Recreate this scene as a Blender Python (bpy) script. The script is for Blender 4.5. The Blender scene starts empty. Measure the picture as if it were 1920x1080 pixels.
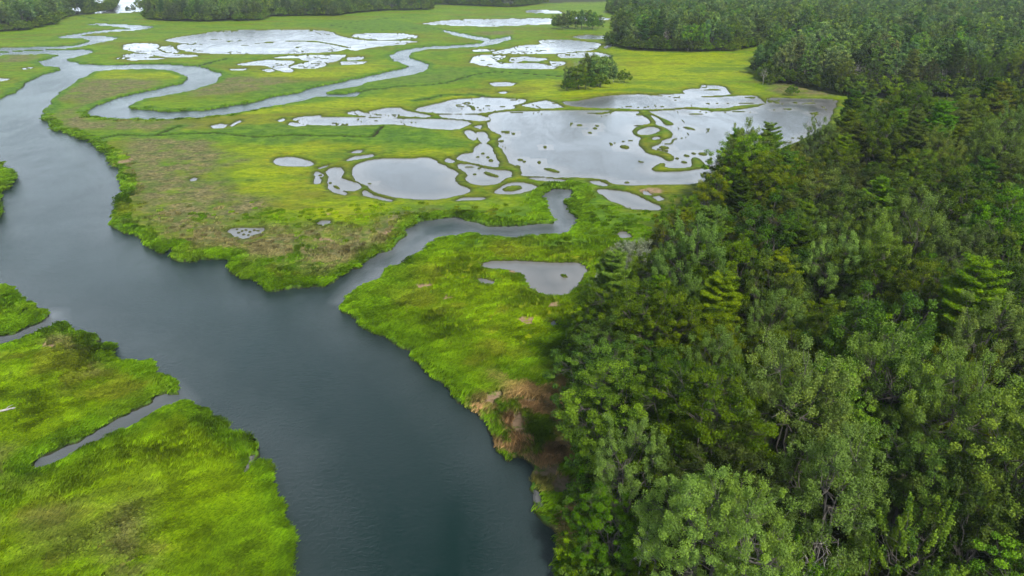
import bpy, math, random
import numpy as np
from mathutils import Vector, Euler
R = math.radians
scene = bpy.context.scene
COL = scene.collection

# ------------------------------------------------------------------ camera
HAZE = 0.00008
CAM_H = 45.0; FPX = 1279.0; PITCH = R(25.5)
cam_data = bpy.data.cameras.new('camera')
cam = bpy.data.objects.new('camera', cam_data); COL.objects.link(cam)
cam.location = (0, 0, CAM_H)
cam.rotation_euler = (R(90) - PITCH, 0, 0)
cam_data.sensor_width = 36.0
cam_data.lens = 36.0 * FPX / 1920.0
cam_data.clip_start = 0.5
cam_data.clip_end = 30000
scene.camera = cam

# ------------------------------------------------------------------ sky
SUN_EL, SUN_AZ = R(50), R(150)      # azimuth measured clockwise from +Y
world = bpy.data.worlds.new('World'); scene.world = world
world.use_nodes = True
nt = world.node_tree; nt.nodes.clear()
sky = nt.nodes.new('ShaderNodeTexSky'); sky.sky_type = 'NISHITA'; sky.sun_disc = False
sky.sun_elevation = SUN_EL; sky.sun_rotation = SUN_AZ
sky.air_density = 1.0; sky.dust_density = 4.0; sky.ozone_density = 1.0
hs = nt.nodes.new('ShaderNodeHueSaturation'); hs.inputs['Saturation'].default_value = 0.32
ovc = nt.nodes.new('ShaderNodeMixRGB'); ovc.inputs[0].default_value = 0.55
tcw = nt.nodes.new('ShaderNodeTexCoord'); nzw = nt.nodes.new('ShaderNodeTexNoise')
mpw = nt.nodes.new('ShaderNodeMapping'); mpw.inputs['Scale'].default_value = (1, 1, 3.2)
nzw.inputs['Scale'].default_value = 2.2; nzw.inputs['Detail'].default_value = 5
rpw = nt.nodes.new('ShaderNodeValToRGB')
rpw.color_ramp.elements[0].position = 0.3; rpw.color_ramp.elements[0].color = (8.9, 9.7, 10.8, 1)
rpw.color_ramp.elements[1].position = 0.7; rpw.color_ramp.elements[1].color = (10.0, 10.6, 11.6, 1)
bg = nt.nodes.new('ShaderNodeBackground'); bg.inputs['Strength'].default_value = 0.14
wo = nt.nodes.new('ShaderNodeOutputWorld')
L = nt.links.new
L(sky.outputs[0], hs.inputs['Color']); L(hs.outputs[0], ovc.inputs[1])
L(tcw.outputs['Generated'], mpw.inputs[0]); L(mpw.outputs[0], nzw.inputs['Vector'])
L(nzw.outputs[0], rpw.inputs[0]); L(rpw.outputs[0], ovc.inputs[2])
sxyz = nt.nodes.new('ShaderNodeSeparateXYZ'); rpz = nt.nodes.new('ShaderNodeValToRGB'); mlz = nt.nodes.new('ShaderNodeMixRGB'); mlz.blend_type = 'MULTIPLY'; mlz.inputs[0].default_value = 1
e_ = rpz.color_ramp.elements
e_[0].position = 0.0; e_[0].color = (1.75, 1.86, 1.95, 1); e_[1].position = 1.0; e_[1].color = (.10, .15, .16, 1)
for p_, v_ in ((.16, (1.38, 1.52, 1.62, 1)), (.34, (.86, .99, 1.04, 1)), (.55, (.08, .145, .15, 1))):
    q_ = e_.new(p_); q_.color = v_
L(tcw.outputs['Generated'], sxyz.inputs[0]); L(sxyz.outputs[2], rpz.inputs[0])
L(ovc.outputs[0], mlz.inputs[1]); L(rpz.outputs[0], mlz.inputs[2]); L(mlz.outputs[0], bg.inputs[0]); L(bg.outputs[0], wo.inputs[0])

sun_d = bpy.data.lights.new('sun', 'SUN'); sun_d.energy = 5.0; sun_d.angle = R(9)
sun_d.color = (1.0, 0.96, 0.88)
sun = bpy.data.objects.new('sun', sun_d); COL.objects.link(sun)
sd = Vector((math.sin(SUN_AZ) * math.cos(SUN_EL), math.cos(SUN_AZ) * math.cos(SUN_EL), math.sin(SUN_EL)))
sun.rotation_euler = sd.to_track_quat('Z', 'Y').to_euler(); sun.location = (0, -50, 150)

scene.view_settings.view_transform = 'Standard'; scene.view_settings.look = 'None'
scene.view_settings.exposure = 0.55; scene.view_settings.gamma = 1.0
scene.render.engine = 'CYCLES'

# ------------------------------------------------------------------ helpers
def unproj(px, py, z=0.0):
    """ground point seen at photo pixel (1920 wide) on the level z"""
    a = (py - 540.0) / FPX
    cp, sp = math.cos(PITCH), math.sin(PITCH)
    dx = (px - 960.0) / FPX; dy = cp - a * sp; dz = -sp - a * cp
    dz = min(dz, -0.0035)
    t = (z - CAM_H) / dz
    return (dx * t, dy * t)
def proj(x, y, z):
    cp, sp = math.cos(PITCH), math.sin(PITCH)
    zc = y * cp - (z - CAM_H) * sp
    yc = y * sp + (z - CAM_H) * cp
    return 960 + FPX * x / zc, 540 - FPX * yc / zc

def tag(o, label=None, cat=None, group=None, kind=None):
    if label: o['label'] = label
    if cat: o['category'] = cat
    if group: o['group'] = group
    if kind: o['kind'] = kind
    return o

def hash2(xi, yi, seed):
    h = (xi.astype(np.int64) * 374761393 + yi.astype(np.int64) * 668265263 + seed * 1442695041) & 0xffffffff
    h = ((h ^ (h >> 13)) * 1274126177) & 0xffffffff
    h = h ^ (h >> 16)
    return (h & 0xffffff) / float(0xffffff)
def vnoise(x, y, seed=0):
    xi = np.floor(x); yi = np.floor(y); fx = x - xi; fy = y - yi
    fx = fx * fx * (3 - 2 * fx); fy = fy * fy * (3 - 2 * fy)
    a = hash2(xi, yi, seed); b = hash2(xi + 1, yi, seed)
    c = hash2(xi, yi + 1, seed); d = hash2(xi + 1, yi + 1, seed)
    return (a * (1 - fx) + b * fx) * (1 - fy) + (c * (1 - fx) + d * fx) * fy
def fbm(x, y, seed=0, octv=4):
    s = 0; a = 0.5; t = 0
    for k in range(octv):
        ca, sa = math.cos(k * 1.1), math.sin(k * 1.1)
        s = s + a * vnoise((x * ca - y * sa) * 2 ** k, (x * sa + y * ca) * 2 ** k, seed + k * 17); t += a; a *= 0.55
    return s / t
def sstep(a, b, x):
    t = np.clip((x - a) / (b - a), 0, 1); return t * t * (3 - 2 * t)

def poly_sdf(P, X, Y, reach):
    """signed distance to polygon P (inside negative) for the points within reach, else +1e9"""
    P = np.asarray(P, float); out = np.full(X.shape, 1e9)
    x0, y0 = P.min(0) - reach; x1, y1 = P.max(0) + reach
    idx = np.nonzero((X > x0) & (X < x1) & (Y > y0) & (Y < y1))[0]
    if len(idx) == 0: return out
    x = X[idx]; y = Y[idx]
    ins = np.zeros(len(idx), bool); d2 = np.full(len(idx), 1e18)
    Q = np.roll(P, -1, 0)
    for (ax, ay), (bx, by) in zip(P, Q):
        if ay != by:
            m = ((ay > y) != (by > y))
            k = np.nonzero(m)[0]
            ins[k] ^= x[k] < (bx - ax) * (y[k] - ay) / (by - ay) + ax
        m = np.nonzero((x > min(ax, bx) - reach) & (x < max(ax, bx) + reach) & (y > min(ay, by) - reach) & (y < max(ay, by) + reach))[0]
        if len(m) == 0: continue
        vx, vy = bx - ax, by - ay; l2 = vx * vx + vy * vy + 1e-12
        t = np.clip(((x[m] - ax) * vx + (y[m] - ay) * vy) / l2, 0, 1)
        dd = (x[m] - ax - t * vx) ** 2 + (y[m] - ay - t * vy) ** 2
        d2[m] = np.minimum(d2[m], dd)
    d = np.minimum(np.sqrt(d2), 1e4)
    out[idx] = np.where(ins, -d, d)
    return out
def line_dist(P, X, Y, reach):
    P = np.asarray(P, float); out = np.full(X.shape, 1e9)
    for (ax, ay), (bx, by) in zip(P[:-1], P[1:]):
        m = np.nonzero((X > min(ax, bx) - reach) & (X < max(ax, bx) + reach) & (Y > min(ay, by) - reach) & (Y < max(ay, by) + reach))[0]
        if len(m) == 0: continue
        vx, vy = bx - ax, by - ay; l2 = vx * vx + vy * vy + 1e-12
        t = np.clip(((X[m] - ax) * vx + (Y[m] - ay) * vy) / l2, 0, 1)
        out[m] = np.minimum(out[m], np.hypot(X[m] - ax - t * vx, Y[m] - ay - t * vy))
    return out

def mesh_np(name, verts, faces, mat=None, smooth=False, attrs=None):
    """faces: (n,k) int array, all the same size"""
    me = bpy.data.meshes.new(name)
    n, k = faces.shape
    me.vertices.add(len(verts)); me.vertices.foreach_set('co', np.ascontiguousarray(verts, np.float32).ravel())
    me.loops.add(n * k); me.loops.foreach_set('vertex_index', np.ascontiguousarray(faces, np.int32).ravel())
    me.polygons.add(n); me.polygons.foreach_set('loop_start', np.arange(0, n * k, k, dtype=np.int32))
    if smooth: me.polygons.foreach_set('use_smooth', np.ones(n, bool))
    me.update(calc_edges=True)
    if attrs:
        for nm, arr in attrs.items():
            if arr.ndim == 1:
                a = me.attributes.new(nm, 'FLOAT', 'POINT'); a.data.foreach_set('value', arr.astype(np.float32))
            else:
                a = me.attributes.new(nm, 'FLOAT_VECTOR', 'POINT'); a.data.foreach_set('vector', arr.astype(np.float32).ravel())
    if mat: me.materials.append(mat)
    return me
def link(name, me, parent=None):
    o = bpy.data.objects.new(name, me); COL.objects.link(o)
    if parent: o.parent = parent
    return o

def new_mat(name):
    m = bpy.data.materials.new(name); m.use_nodes = True
    t = m.node_tree; t.nodes.clear()
    return m, t
class NT:
    """tiny node writer"""
    def __init__(s, t): s.t = t
    def n(s, typ, **kw):
        nd = s.t.nodes.new('ShaderNode' + typ)
        for k, v in kw.items(): setattr(nd, k, v)
        return nd
    def l(s, a, b): s.t.links.new(a, b)
    def attr(s, name, kind='GEOMETRY'):
        nd = s.n('Attribute'); nd.attribute_name = name; nd.attribute_type = kind; return nd
    def noise(s, vec, scale, detail=4, rough=0.55, dist=0.0):
        nd = s.n('TexNoise'); nd.inputs['Scale'].default_value = scale; nd.inputs['Detail'].default_value = detail
        nd.inputs['Roughness'].default_value = rough; nd.inputs['Distortion'].default_value = dist
        s.l(vec, nd.inputs['Vector']); return nd.outputs[0]
    def ramp(s, fac, a, b, ca=(0, 0, 0, 1), cb=(1, 1, 1, 1)):
        nd = s.n('ValToRGB'); e = nd.color_ramp.elements
        e[0].position = a; e[0].color = ca; e[1].position = b; e[1].color = cb
        s.l(fac, nd.inputs[0]); return nd.outputs[0]
    def math(s, op, a, b=None, clamp=False):
        nd = s.n('Math', operation=op, use_clamp=clamp)
        for i, v in enumerate((a, b)):
            if v is None: continue
            if isinstance(v, (int, float)): nd.inputs[i].default_value = v
            else: s.l(v, nd.inputs[i])
        return nd.outputs[0]
    def mix(s, fac, a, b, blend='MIX'):
        nd = s.n('MixRGB', blend_type=blend)
        for i, v in enumerate((fac, a, b)):
            if isinstance(v, (int, float)): nd.inputs[i].default_value = v
            elif isinstance(v, tuple): nd.inputs[i].default_value = v if len(v) == 4 else v + (1,)
            else: s.l(v, nd.inputs[i])
        return nd.outputs[0]
# ------------------------------------------------------------------ plan of the marsh (traced outlines, put on the ground plane)
RIVER = [(575,1300),(565,1080),(561,1044),(552,990),(545,974),(534,970),(532,955),(521,935),(514,892),(516,870),(510,857),(495,857),(482,857),(491,837),(487,825),(480,820),(472,810),(467,802),(447,802),(437,790),(425,777),(405,773),(390,762),(377,745),(350,741),(315,752),(290,765),(250,790),(212,808),(182,822),(155,834),(115,855),(85,869),(71,869),(70,862),(107,845),(150,825),(172,812),(200,797),(225,787),(250,772),(287,755),(305,740),(325,743),(346,739),(345,730),(335,705),(302,697),(291,690),(291,676),(286,666),(265,669),(250,666),(239,667),(230,655),(225,649),(251,642),(247,636),(232,636),(220,631),(212,637),(197,636),(190,632),(205,626),(185,615),(167,607),(155,610),(147,602),(140,594),(120,594),(105,599),(87,609),(62,622),(32,634),(0,641),(-80,655),(-80,645),(0,632),(25,627),(50,617),(92,602),(94,592),(109,586),(100,575),(82,565),(59,564),(54,551),(44,540),(27,531),(7,527),(0,520),(-60,500),(-60,440),(-2,443),(1,436),(-2,428),(-20,425),(-6,412),(0,409),(17,392),(20,380),(15,370),(17,355),(32,347),(34,327),(42,324),(35,315),(20,306),(10,297),(0,290),(-80,268),(-80,210),(0,192),(10,182),(37,172),(67,147),(100,135),(125,127),(120,124),(95,121),(81,114),(120,101),(92,99),(45,100),(0,101),(-100,104),(-100,97),(0,98.5),(45,96),(87,94),(150,93),(170,96),(160,102),(132,109),(117,111),(122,115),(150,120),(180,122),(240,121),(325,121),(372,125),(405,136),(410,141),(400,155),(365,166),(300,179),(275,182),(250,192),(236,199),(240,204),(270,207),(312,210),(375,207),(425,200),(480,191),(517,181),(555,174),(587,164),(630,156),(655,150),(710,139),(762,127),(769,122),(757,116),(740,110),(734,102),(745,96),(775,90),(822,86),(855,85),(905,81),(917,75),(937,72),(957,68),(955,72.5),(930,80),(905,85),(855,88),(805,90),(775,96),(762,102),(765,109),(785,114),(804,122),(797,131),(775,136),(730,145),(695,151),(672,159),(630,165),(607,172),(610,177),(642,177),(665,172),(670,172),(670,178),(620,179),(597,178),(567,186),(530,194),(495,199),(480,202),(425,212),(362,218),(275,221),(225,220),(182,215),(174,205),(190,194),(217,184),(250,175),(300,166),(342,156),(357,147),(357,139),(332,130),(300,127),(225,127),(180,132),(150,145),(127,160),(107,175),(86,191),(86,200),(77,212),(70,224),(85,232),(92,242),(110,250),(140,261),(162,265),(164,275),(185,287),(200,304),(212,314),(215,335),(217,349),(225,359),(220,365),(205,375),(207,390),(205,410),(200,425),(215,432),(232,440),(245,440),(255,450),(275,467),(292,477),(312,475),(317,470),(315,485),(332,492),(365,494),(375,489),(420,490),(415,502),(422,512),(440,516),(442,525),(465,525),(480,535),(490,546),(517,547),(555,542),(592,540),(605,539),(625,530),(640,520),(660,510),(665,505),(682,502),(692,489),(715,476),(732,471),(750,464),(750,452),(775,436),(770,431),(792,417),(817,412),(860,410),(885,419),(910,425),(960,427),(1010,422),(1045,420),(1040,410),(1032,395),(1024,380),(1024,366),(1042,357),(1065,357),(1070,366),(1051,369),(1052,380),(1061,386),(1062,397),(1077,410),(1065,422),(1047,436),(1010,437),(960,441),(905,439),(877,432),(850,439),(817,442),(795,456),(787,467),(770,477),(745,494),(722,497),(710,517),(705,522),(675,531),(667,542),(650,552),(632,565),(630,585),(652,596),(670,617),(692,627),(712,632),(727,647),(750,652),(765,657),(766,675),(780,680),(785,692),(805,710),(830,722),(850,745),(865,760),(880,777),(900,792),(909,810),(915,835),(927,857),(942,870),(960,875),(966,866),(975,870),(990,885),(988,900),(995,930),(1010,965),(1030,1005),(1032,1080),(1036,1150),(1040,1300)]
CREEK = [(-100,93),(0,90),(62,88),(125,86.5),(155,82),(172,77),(178,74),(170,71),(160,69),(150,69.5),(135,70),(117,68),(125,66),(140,64),(165,60),(185,57.5),(212,55.5),(250,54),(255,52),(245,50),(212,47),(180,45),(175,44.2),(212,45),(250,47.5),(270,48.5),(286,50),(280,53),(255,55.5),(212,58),(187,60.5),(165,63.5),(145,66.5),(150,68),(190,67.5),(217,71),(205,76),(180,80.5),(155,86),(125,89.5),(62,91.5),(0,95),(-100,98)]
SIDE_CREEK = [(830,56.5),(855,61),(885,67),(917,72),(915,76),(885,70.5),(855,64.5)]
LAKE = [(150,20),(200,24.5),(235,23),(280,20),(330,8),(420,-10),(480,-48),(-200,-52),(0,-5)]
PONDS = [
[(306,75),(337,69),(375,64),(400,59),(437,57),(480,55.5),(517,55.5),(580,56),(620,59),(630,66),(655,72),(700,77),(765,81),(755,83),(710,86),(680,91),(665,95),(652,90),(640,94),(620,97),(555,100),(480,101),(400,100),(362,97),(335,91),(332,85),(350,81),(325,77)],
[(665,64),(705,62),(755,62.5),(782,67.5),(780,71),(730,74),(692,72.5),(660,67.5)],
[(702,75.5),(740,76),(785,77.5),(765,79.5),(720,78.5)],
[(232,89),(237,82),(262,81),(295,82),(297,86),(291,92),(307,99),(337,102),(375,103),(370,105.5),(325,107.5),(300,104),(280,99),(250,96)],
[(234,102),(250,100),(280,101),(287,105),(260,109),(237,106)],
[(237,110),(275,108),(309,109),(287,111),(250,112)],
[(222,108),(232,108),(232,110),(224,110)],
[(302,87),(318,86),(325,91),(335,96),(330,99),(315,96),(302,91)],
[(442,120),(462,117),(480,114),(505,112),(552,114),(550,117),(535,124),(552,134),(542,135),(512,127),(500,122),(480,121.5),(460,122)],
[(490,130),(510,129),(515,132.5),(507,134)],
[(542,125),(560,119),(585,115),(610,117.5),(611,122),(595,127),(562,127.5),(550,126)],
[(510,107),(567,103),(620,102),(652,102.5),(640,107.5),(640,111),(620,117.5),(605,114),(567,112.5),(567,107.5),(530,109)],
[(652,107.5),(680,106),(680,111),(655,112.5)],
[(640,115),(687,115.5),(680,119),(642,121)],
[(432,129),(460,128),(462,130.5),(437,131)],
[(792,44.5),(830,39),(880,36),(960,35),(1035,35),(1032,44),(997,46),(960,47.5),(917,49),(867,47.5),(850,47),(830,46)],
[(985,20),(1010,18),(1047,21),(1055,24),(1010,24),(987,23)],
[(1122,32),(1145,35),(1135,37),(1125,37)],
[(1075,30),(1098,31),(1100,38),(1080,38)],
[(1075,69),(1100,65.5),(1140,67.5),(1142,71),(1120,73),(1090,72.5)],
[(922,98),(942,93.5),(960,90),(975,85),(1020,83),(1012,78),(1010,75),(1060,74),(1092,77.5),(1125,81),(1126,86),(1110,94),(1072,96),(1045,100),(960,100.5),(930,100)],
[(885,94),(900,92),(930,93),(915,95.5),(890,96)],
[(880,116),(890,104),(917,102),(950,104),(947,107),(922,116),(960,119),(1010,117),(1047,127),(1035,129),(960,128),(930,126),(905,122),(890,117)],
[(1045,102),(1085,98),(1120,98),(1145,104),(1145,106),(1110,105),(1085,107.5),(1052,107.5)],
[(958,108),(985,106),(1025,110),(1012,114),(980,113),(965,117),(955,113)],
[(1030,114),(1060,116),(1057,120),(1037,124)],
[(1132,87.5),(1147,82.5),(1149,85),(1135,90)],
[(920,155),(945,153),(967,156),(955,160),(930,161)],
[(935,172.5),(945,171),(953,172.5),(944,174)],
[(395,235),(412,232),(427,234),(422,239),(405,240)],
[(433,235),(440,229),(451,225),(450,229),(438,235.5)],
[(-20,146),(8,147),(15,149),(5,151),(-20,151)],
[(45,127),(60,126),(57,128.5),(47,129)],
[(560,226),(572,222),(605,219),(705,220),(775,222),(855,224),(886,229),(877,235),(855,242),(817,241),(780,237),(750,232),(705,232),(655,234),(592,234),(565,230)],
[(550,222),(562,218.5),(600,216.5),(602,218),(572,220.5),(557,225)],
[(541,229),(555,230),(575,234.5),(555,236),(542,232.5)],
[(520,225),(532,221),(535,224),(525,227)],
[(650,210),(670,207),(680,211),(705,214),(742,217),(745,219.5),(692,217),(655,212.5)],
[(692,209),(717,202),(747,201),(755,206),(775,211),(807,216),(807,219),(767,217.5),(730,214),(697,211)],
[(775,207),(787,201),(817,195),(850,186),(892,183),(930,182),(960,184.5),(985,186),(980,192),(960,196),(967,200),(960,203),(942,205),(892,212),(842,212),(805,210)],
[(822,215),(855,214),(892,215),(915,220),(917,224),(902,226),(870,222.5),(830,219)],
[(912,213),(960,208),(1085,206),(1200,209),(1250,207),(1292,203),(1350,210),(1385,205),(1435,198),(1442,182),(1477,184),(1522,185),(1570,186),(1566,195),(1555,215),(1545,240),(1480,270),(1400,295),(1340,320),(1312,344),(1225,345),(1165,345),(1145,342),(1130,334),(1090,331),(1047,330),(1000,329),(975,328),(978,318),(962,308),(950,300),(948,285),(932,268),(943,252),(922,246),(915,232),(922,224)],
[(1054,190),(1080,190),(1100,186),(1135,180),(1185,177),(1200,176),(1232,179),(1272,182.5),(1335,182.5),(1385,179),(1420,179),(1427,187),(1432,193),(1385,196),(1347,203),(1295,198),(1247,203),(1222,203),(1197,204),(1172,202),(1110,201),(1065,197)],
[(1235,177),(1285,175),(1315,179),(1305,181),(1260,180)],
[(1277,172),(1295,166),(1315,166),(1315,159),(1335,160),(1355,161),(1362,167),(1372,175),(1345,178),(1305,178)],
[(979,197),(1000,191),(1022,188),(1040,192),(1055,200),(1010,202)],
[(870,245),(885,242),(892,252),(895,260),(885,262),(877,255)],
[(890,246),(910,247),(912,257),(920,262),(905,270),(900,262)],
[(892,236),(905,234),(902,240)],
[(856,293),(868,287),(890,285),(892,274),(898,268),(918,270),(922,280),(928,292),(934,303),(934,312),(915,310),(880,302),(862,298)],
[(856,306),(880,307),(905,315),(930,319),(955,320),(960,329),(947,332),(935,342),(915,346),(885,344),(871,335),(880,325),(862,315)],
[(835,299),(842,295),(854,300),(847,303),(837,302)],
[(927,359),(943,349),(955,342),(990,342),(1007,352),(985,359),(960,363),(940,362)],
[(857,375),(872,370),(890,369),(916,370),(907,372.5),(880,373)],
[(992,333),(1022,333),(1060,336.5),(1047,338.5),(1010,337)],
[(1106,339),(1122,339),(1140,346),(1130,347.5),(1115,344)],
[(1117,355),(1150,355),(1185,361),(1210,374),(1235,384),(1239,389),(1232,393),(1180,391),(1165,382),(1140,372),(1132,364),(1122,361)],
[(1225,369),(1237,367),(1246,372),(1237,375)],
[(1206,358),(1215,360),(1222,365),(1210,364)],
[(1156,444),(1160,435),(1175,434),(1180,442),(1170,445)],
[(902,496),(910,491),(960,486),(1010,490),(1045,492),(1085,492),(1092,496),(1100,505),(1080,535),(1060,552),(1032,553),(1015,548),(1000,540),(992,535),(985,520),(982,510),(960,502),(930,502)],
[(899,522),(910,521),(930,527),(925,531),(905,526)],
[(510,299),(520,295),(550,294),(580,301),(589,306),(580,311),(535,310),(517,305)],
[(661,322),(665,311),(680,302),(705,298),(742,296),(780,297),(790,294),(812,297),(830,310),(862,324),(852,332),(852,342),(880,354),(880,359),(830,372),(780,373),(742,369),(717,362),(700,355),(687,345),(670,339)],
[(612,317),(635,312),(645,320),(647,324),(635,332),(650,336),(672,344),(677,351),(665,356),(655,355),(640,355),(655,364),(635,361),(620,355),(615,345),(616,332)],
[(589,322),(600,322),(607,330),(597,332),(602,341),(592,343),(588,340),(591,332)],
[(596,314),(617,309),(616,310.5),(600,315)],
[(647,299),(665,292),(695,289),(700,292),(675,296),(652,300)],
[(659,284),(670,281),(679,281),(675,285),(662,286)],
[(680,357),(687,355),(700,366),(720,371),(737,376),(725,375),(705,370),(690,367),(681,364)],
[(591,417),(600,414),(617,414),(617,419),(607,421),(595,420)],
[(425,432),(440,426),(480,427),(495,427),(492,434),(480,436),(465,445),(450,442),(435,435)],
[(357,335),(362,332),(370,333),(368,337),(360,338)],
[(464,852),(458,868),(456,880),(461,884),(466,870),(469,856)],
[(1002,915),(1015,920),(1023,940),(1020,950),(1010,935)],
[(1028,607),(1040,600),(1043,603),(1035,608)],
]
ISLANDS = [
[(525,77),(560,75),(595,76),(615,80),(640,84),(657,88),(650,90),(630,85),(610,81.5),(590,78.5),(560,78)],
[(870,197),(888,197),(894,206),(885,206),(882,200)],
[(1093,211),(1120,211),(1145,208),(1150,203),(1162,205),(1140,212),(1125,214)],
[(1195,205),(1212,205),(1222,211),(1235,217),(1247,222),(1262,228),(1265,234),(1250,235),(1242,229),(1237,222),(1225,216),(1217,214),(1224,220),(1231,228),(1230,233),(1245,237),(1255,243),(1263,250),(1260,258),(1243,262),(1238,268),(1230,272),(1220,276),(1225,280),(1245,283),(1262,290),(1266,299),(1252,302),(1238,292),(1210,287),(1204,277),(1195,270),(1198,263),(1205,258),(1190,252),(1184,246),(1192,238),(1202,234),(1218,232),(1220,227),(1212,220),(1200,214)],
[(1220,317),(1225,311),(1240,304),(1249,307),(1245,312),(1257,315),(1285,314),(1300,311),(1295,295),(1307,294),(1322,305),(1325,314),(1285,320),(1230,322)],
[(1019,314),(1035,315),(1052,321),(1045,324),(1020,317)],
[(905,322),(915,321),(937,329),(933,332),(915,328)],
[(940,354),(955,348),(975,347),(982,351),(970,357),(950,358)],
[(1305,167.5),(1340,166),(1362,167.5),(1340,169)],
[(1047,513),(1060,514),(1066,520),(1052,519)],
[(622,345),(635,348),(640,354),(630,353)],
[(1280,237),(1290,237),(1303,241),(1303,243),(1285,241)],
[(1208,215),(1200,216),(1190,214),(1196,211)],
]
HOLES = [
[(1193,246),(1205,240),(1222,236),(1237,240),(1235,247),(1215,253),(1200,252)],
[(1222,258),(1235,254),(1240,260),(1225,262)],
]
# small grassy hummocks standing in the pools: px, py, half width, half height
HUMMOCKS = [(1171,275,9,3.4),(1023,275,4,2),(1120,235,4,1.8),(1117,240,4,2.2),(1087,234,6,1.8),(1106,248,4,2.2),(962,250,4,2),(1011,304,4,2.8),(975,299,6,2.2),(983,302,4,2),(1245,276,10,3),(1287,291,5,2.5),(1300,287,5,2),(1317,288,8,3),(1270,296,4,1.8),(1284,303,6,2),(1305,213,14,1.2),(1328,193.5,4,1.4),(1345,193,3,1),(1365,193,3,1),(1400,193,14,1.2),(1242,199,4,1.2),(1267,187.5,3,1),(1408,182.5,11,1.3),(1457,192,6,1.2),(1490,192,6,1.2),(1519,193,12,1.2),(1478,204,9,1.5),(1451,205.5,3,1),(1528,212.5,8,2),(1543,200,4,1),(1200,235,10,1),(940,264,5,2),(1312,208,3,1),(1333,208,3,1),(1385,208.5,14,1),(1176,341,6,1.5),(970,312,6,3),(445,429,3,1.2),(455,432,3,1.4),(463,430,3,1.2),(470,433,3,1.4),(478,430,3,1.2),(458,438,3,1.5),(448,435,3,1.2),(467,439,2.5,1.2),(485,431,3,1.2),(600,328,4,1.5),(620,342,4,1.4),(890,326,4,1.5),(898,315,4,1.4),(880,312,9,1),(914,294,4,2),(905,287,4,1.5),(920,300,5,2.5),(895,293,4,1.2),(505,79,12,1.2),(430,77,8,.8),(460,84,10,.7),(400,74,10,.7),(560,88,8,.6),(690,351,0,0),(693,343,5,1),(770,70,8,1),(988,89,4,.8),(1010,95,6,.7),(1040,90,8,.7),(950,110,6,.8),(930,108,6,.7),(905,112,6,.8),(918,120,6,.8),(880,41,5,.6),(930,40,5,.6),(262,87,5,.7),(275,93,5,.7),(1065,103,5,.7),(1100,101,6,.7),(520,118,5,.8),(580,107,8,.7),(610,109,8,.6),(595,121,5,.8),(942,199,6,.9),(860,196,6,.8),(915,198,5,.8),(1040,193,4,.9),(705,226,5,.8),(755,223,6,.8)]
# narrow grown-over ditches
DITCHES = [
[(615,48),(650,52),(700,57),(735,56),(800,52),(830,56)],
[(615,48),(660,42),(720,35),(760,33)],
[(670,174),(700,168),(760,162),(810,160),(850,152),(890,140),(930,135),(1020,141),(1080,146)],
[(175,266),(220,255),(290,256),(315,245),(335,238)],
[(290,256),(400,250),(480,258),(550,255),(640,258),(700,258),(712,245),(718,238)],
[(150,30),(205,40),(260,36)],
[(372,124),(400,116),(430,110)],
[(30,600),(95,560)],
[(960,190),(890,178),(830,180),(780,190)],
]
BROWN = [
[(120,172),(160,150),(230,149),(310,156),(290,167),(240,174),(190,188),(168,208),(200,226),(300,229),(380,232),(330,245),(250,249),(180,246),(120,236),(112,215)],
[(400,150),(440,144),(520,148),(560,152),(500,170),(420,178),(360,182)],
[(205,262),(350,260),(430,280),(430,312),(380,322),(420,360),(520,372),(530,395),(470,402),(420,420),(500,436),(600,428),(640,442),(700,412),(780,402),(760,430),(735,455),(700,470),(650,500),(560,522),(500,503),(420,480),(350,465),(300,440),(260,420),(240,380),(230,340),(225,300)],
[(720,150),(760,142),(860,130),(890,136),(840,152),(770,158)],
[(70,620),(130,618),(200,645),(212,690),(160,712),(70,690),(40,660)],
[(-40,880),(70,876),(100,915),(60,960),(-40,990)],
[(190,960),(260,965),(265,1030),(200,1055)],
[(0,103),(70,106),(60,114),(0,118)],
[(900,60),(960,58),(950,66),(900,66)],
[(1430,150),(1480,152),(1570,182),(1440,178)],
]
TANW = [   # dead reed and wrack beside the forest
[(905,745),(960,700),(1050,690),(1090,760),(1100,900),(1120,1000),(1060,1010),(1025,940),(985,882),(940,830)],
]
MUD = [(802,541,18,5),(838,565,14,6),(983,602,18,11),(1048,577,16,8),(932,750,24,16),(992,762,22,7),(1040,758,16,8),(1063,905,34,16),(1097,962,20,13),(1020,890,26,10),(615,448,14,4),(722,436,7,3),(624,452,8,3),(966,509,11,6),(975,805,18,18),(616,404,7,2),(1220,361,18,5),(232,305,10,5),(8,898,10,3),(85,657,14,6)]
YELLOW = [  # brighter yellow-green sward
[(430,280),(520,270),(860,262),(870,290),(830,300),(640,280),(600,300),(590,380),(760,380),(960,370),(900,395),(770,400),(700,405),(600,420),(530,400),(520,365),(420,350),(400,320)],
[(820,470),(900,450),(1100,460),(1120,480),(900,490),(960,560),(1060,560),(1060,640),(960,640),(850,560),(780,540),(800,500)],
[(480,200),(700,180),(900,170),(1040,150),(1070,180),(900,180),(770,195),(640,210),(520,215),(400,240),(400,215)],
[(1150,95),(1400,100),(1420,140),(1300,160),(1160,150)],
[(480,130),(560,135),(680,120),(730,110),(720,130),(620,150),(480,150)],
[(360,235),(480,220),(540,240),(360,250)],
[(0,560),(60,570),(90,590),(0,625)],
[(0,700),(240,720),(260,750),(100,840),(0,860)],
[(100,900),(380,780),(450,830),(480,900),(300,1000),(0,1080),(0,1000)],
[(180,135),(240,130),(330,132),(350,145),(280,150),(200,147)],
[(1130,150),(1200,160),(1400,160),(1440,175),(1200,172),(1050,188),(960,180)],
]
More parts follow.
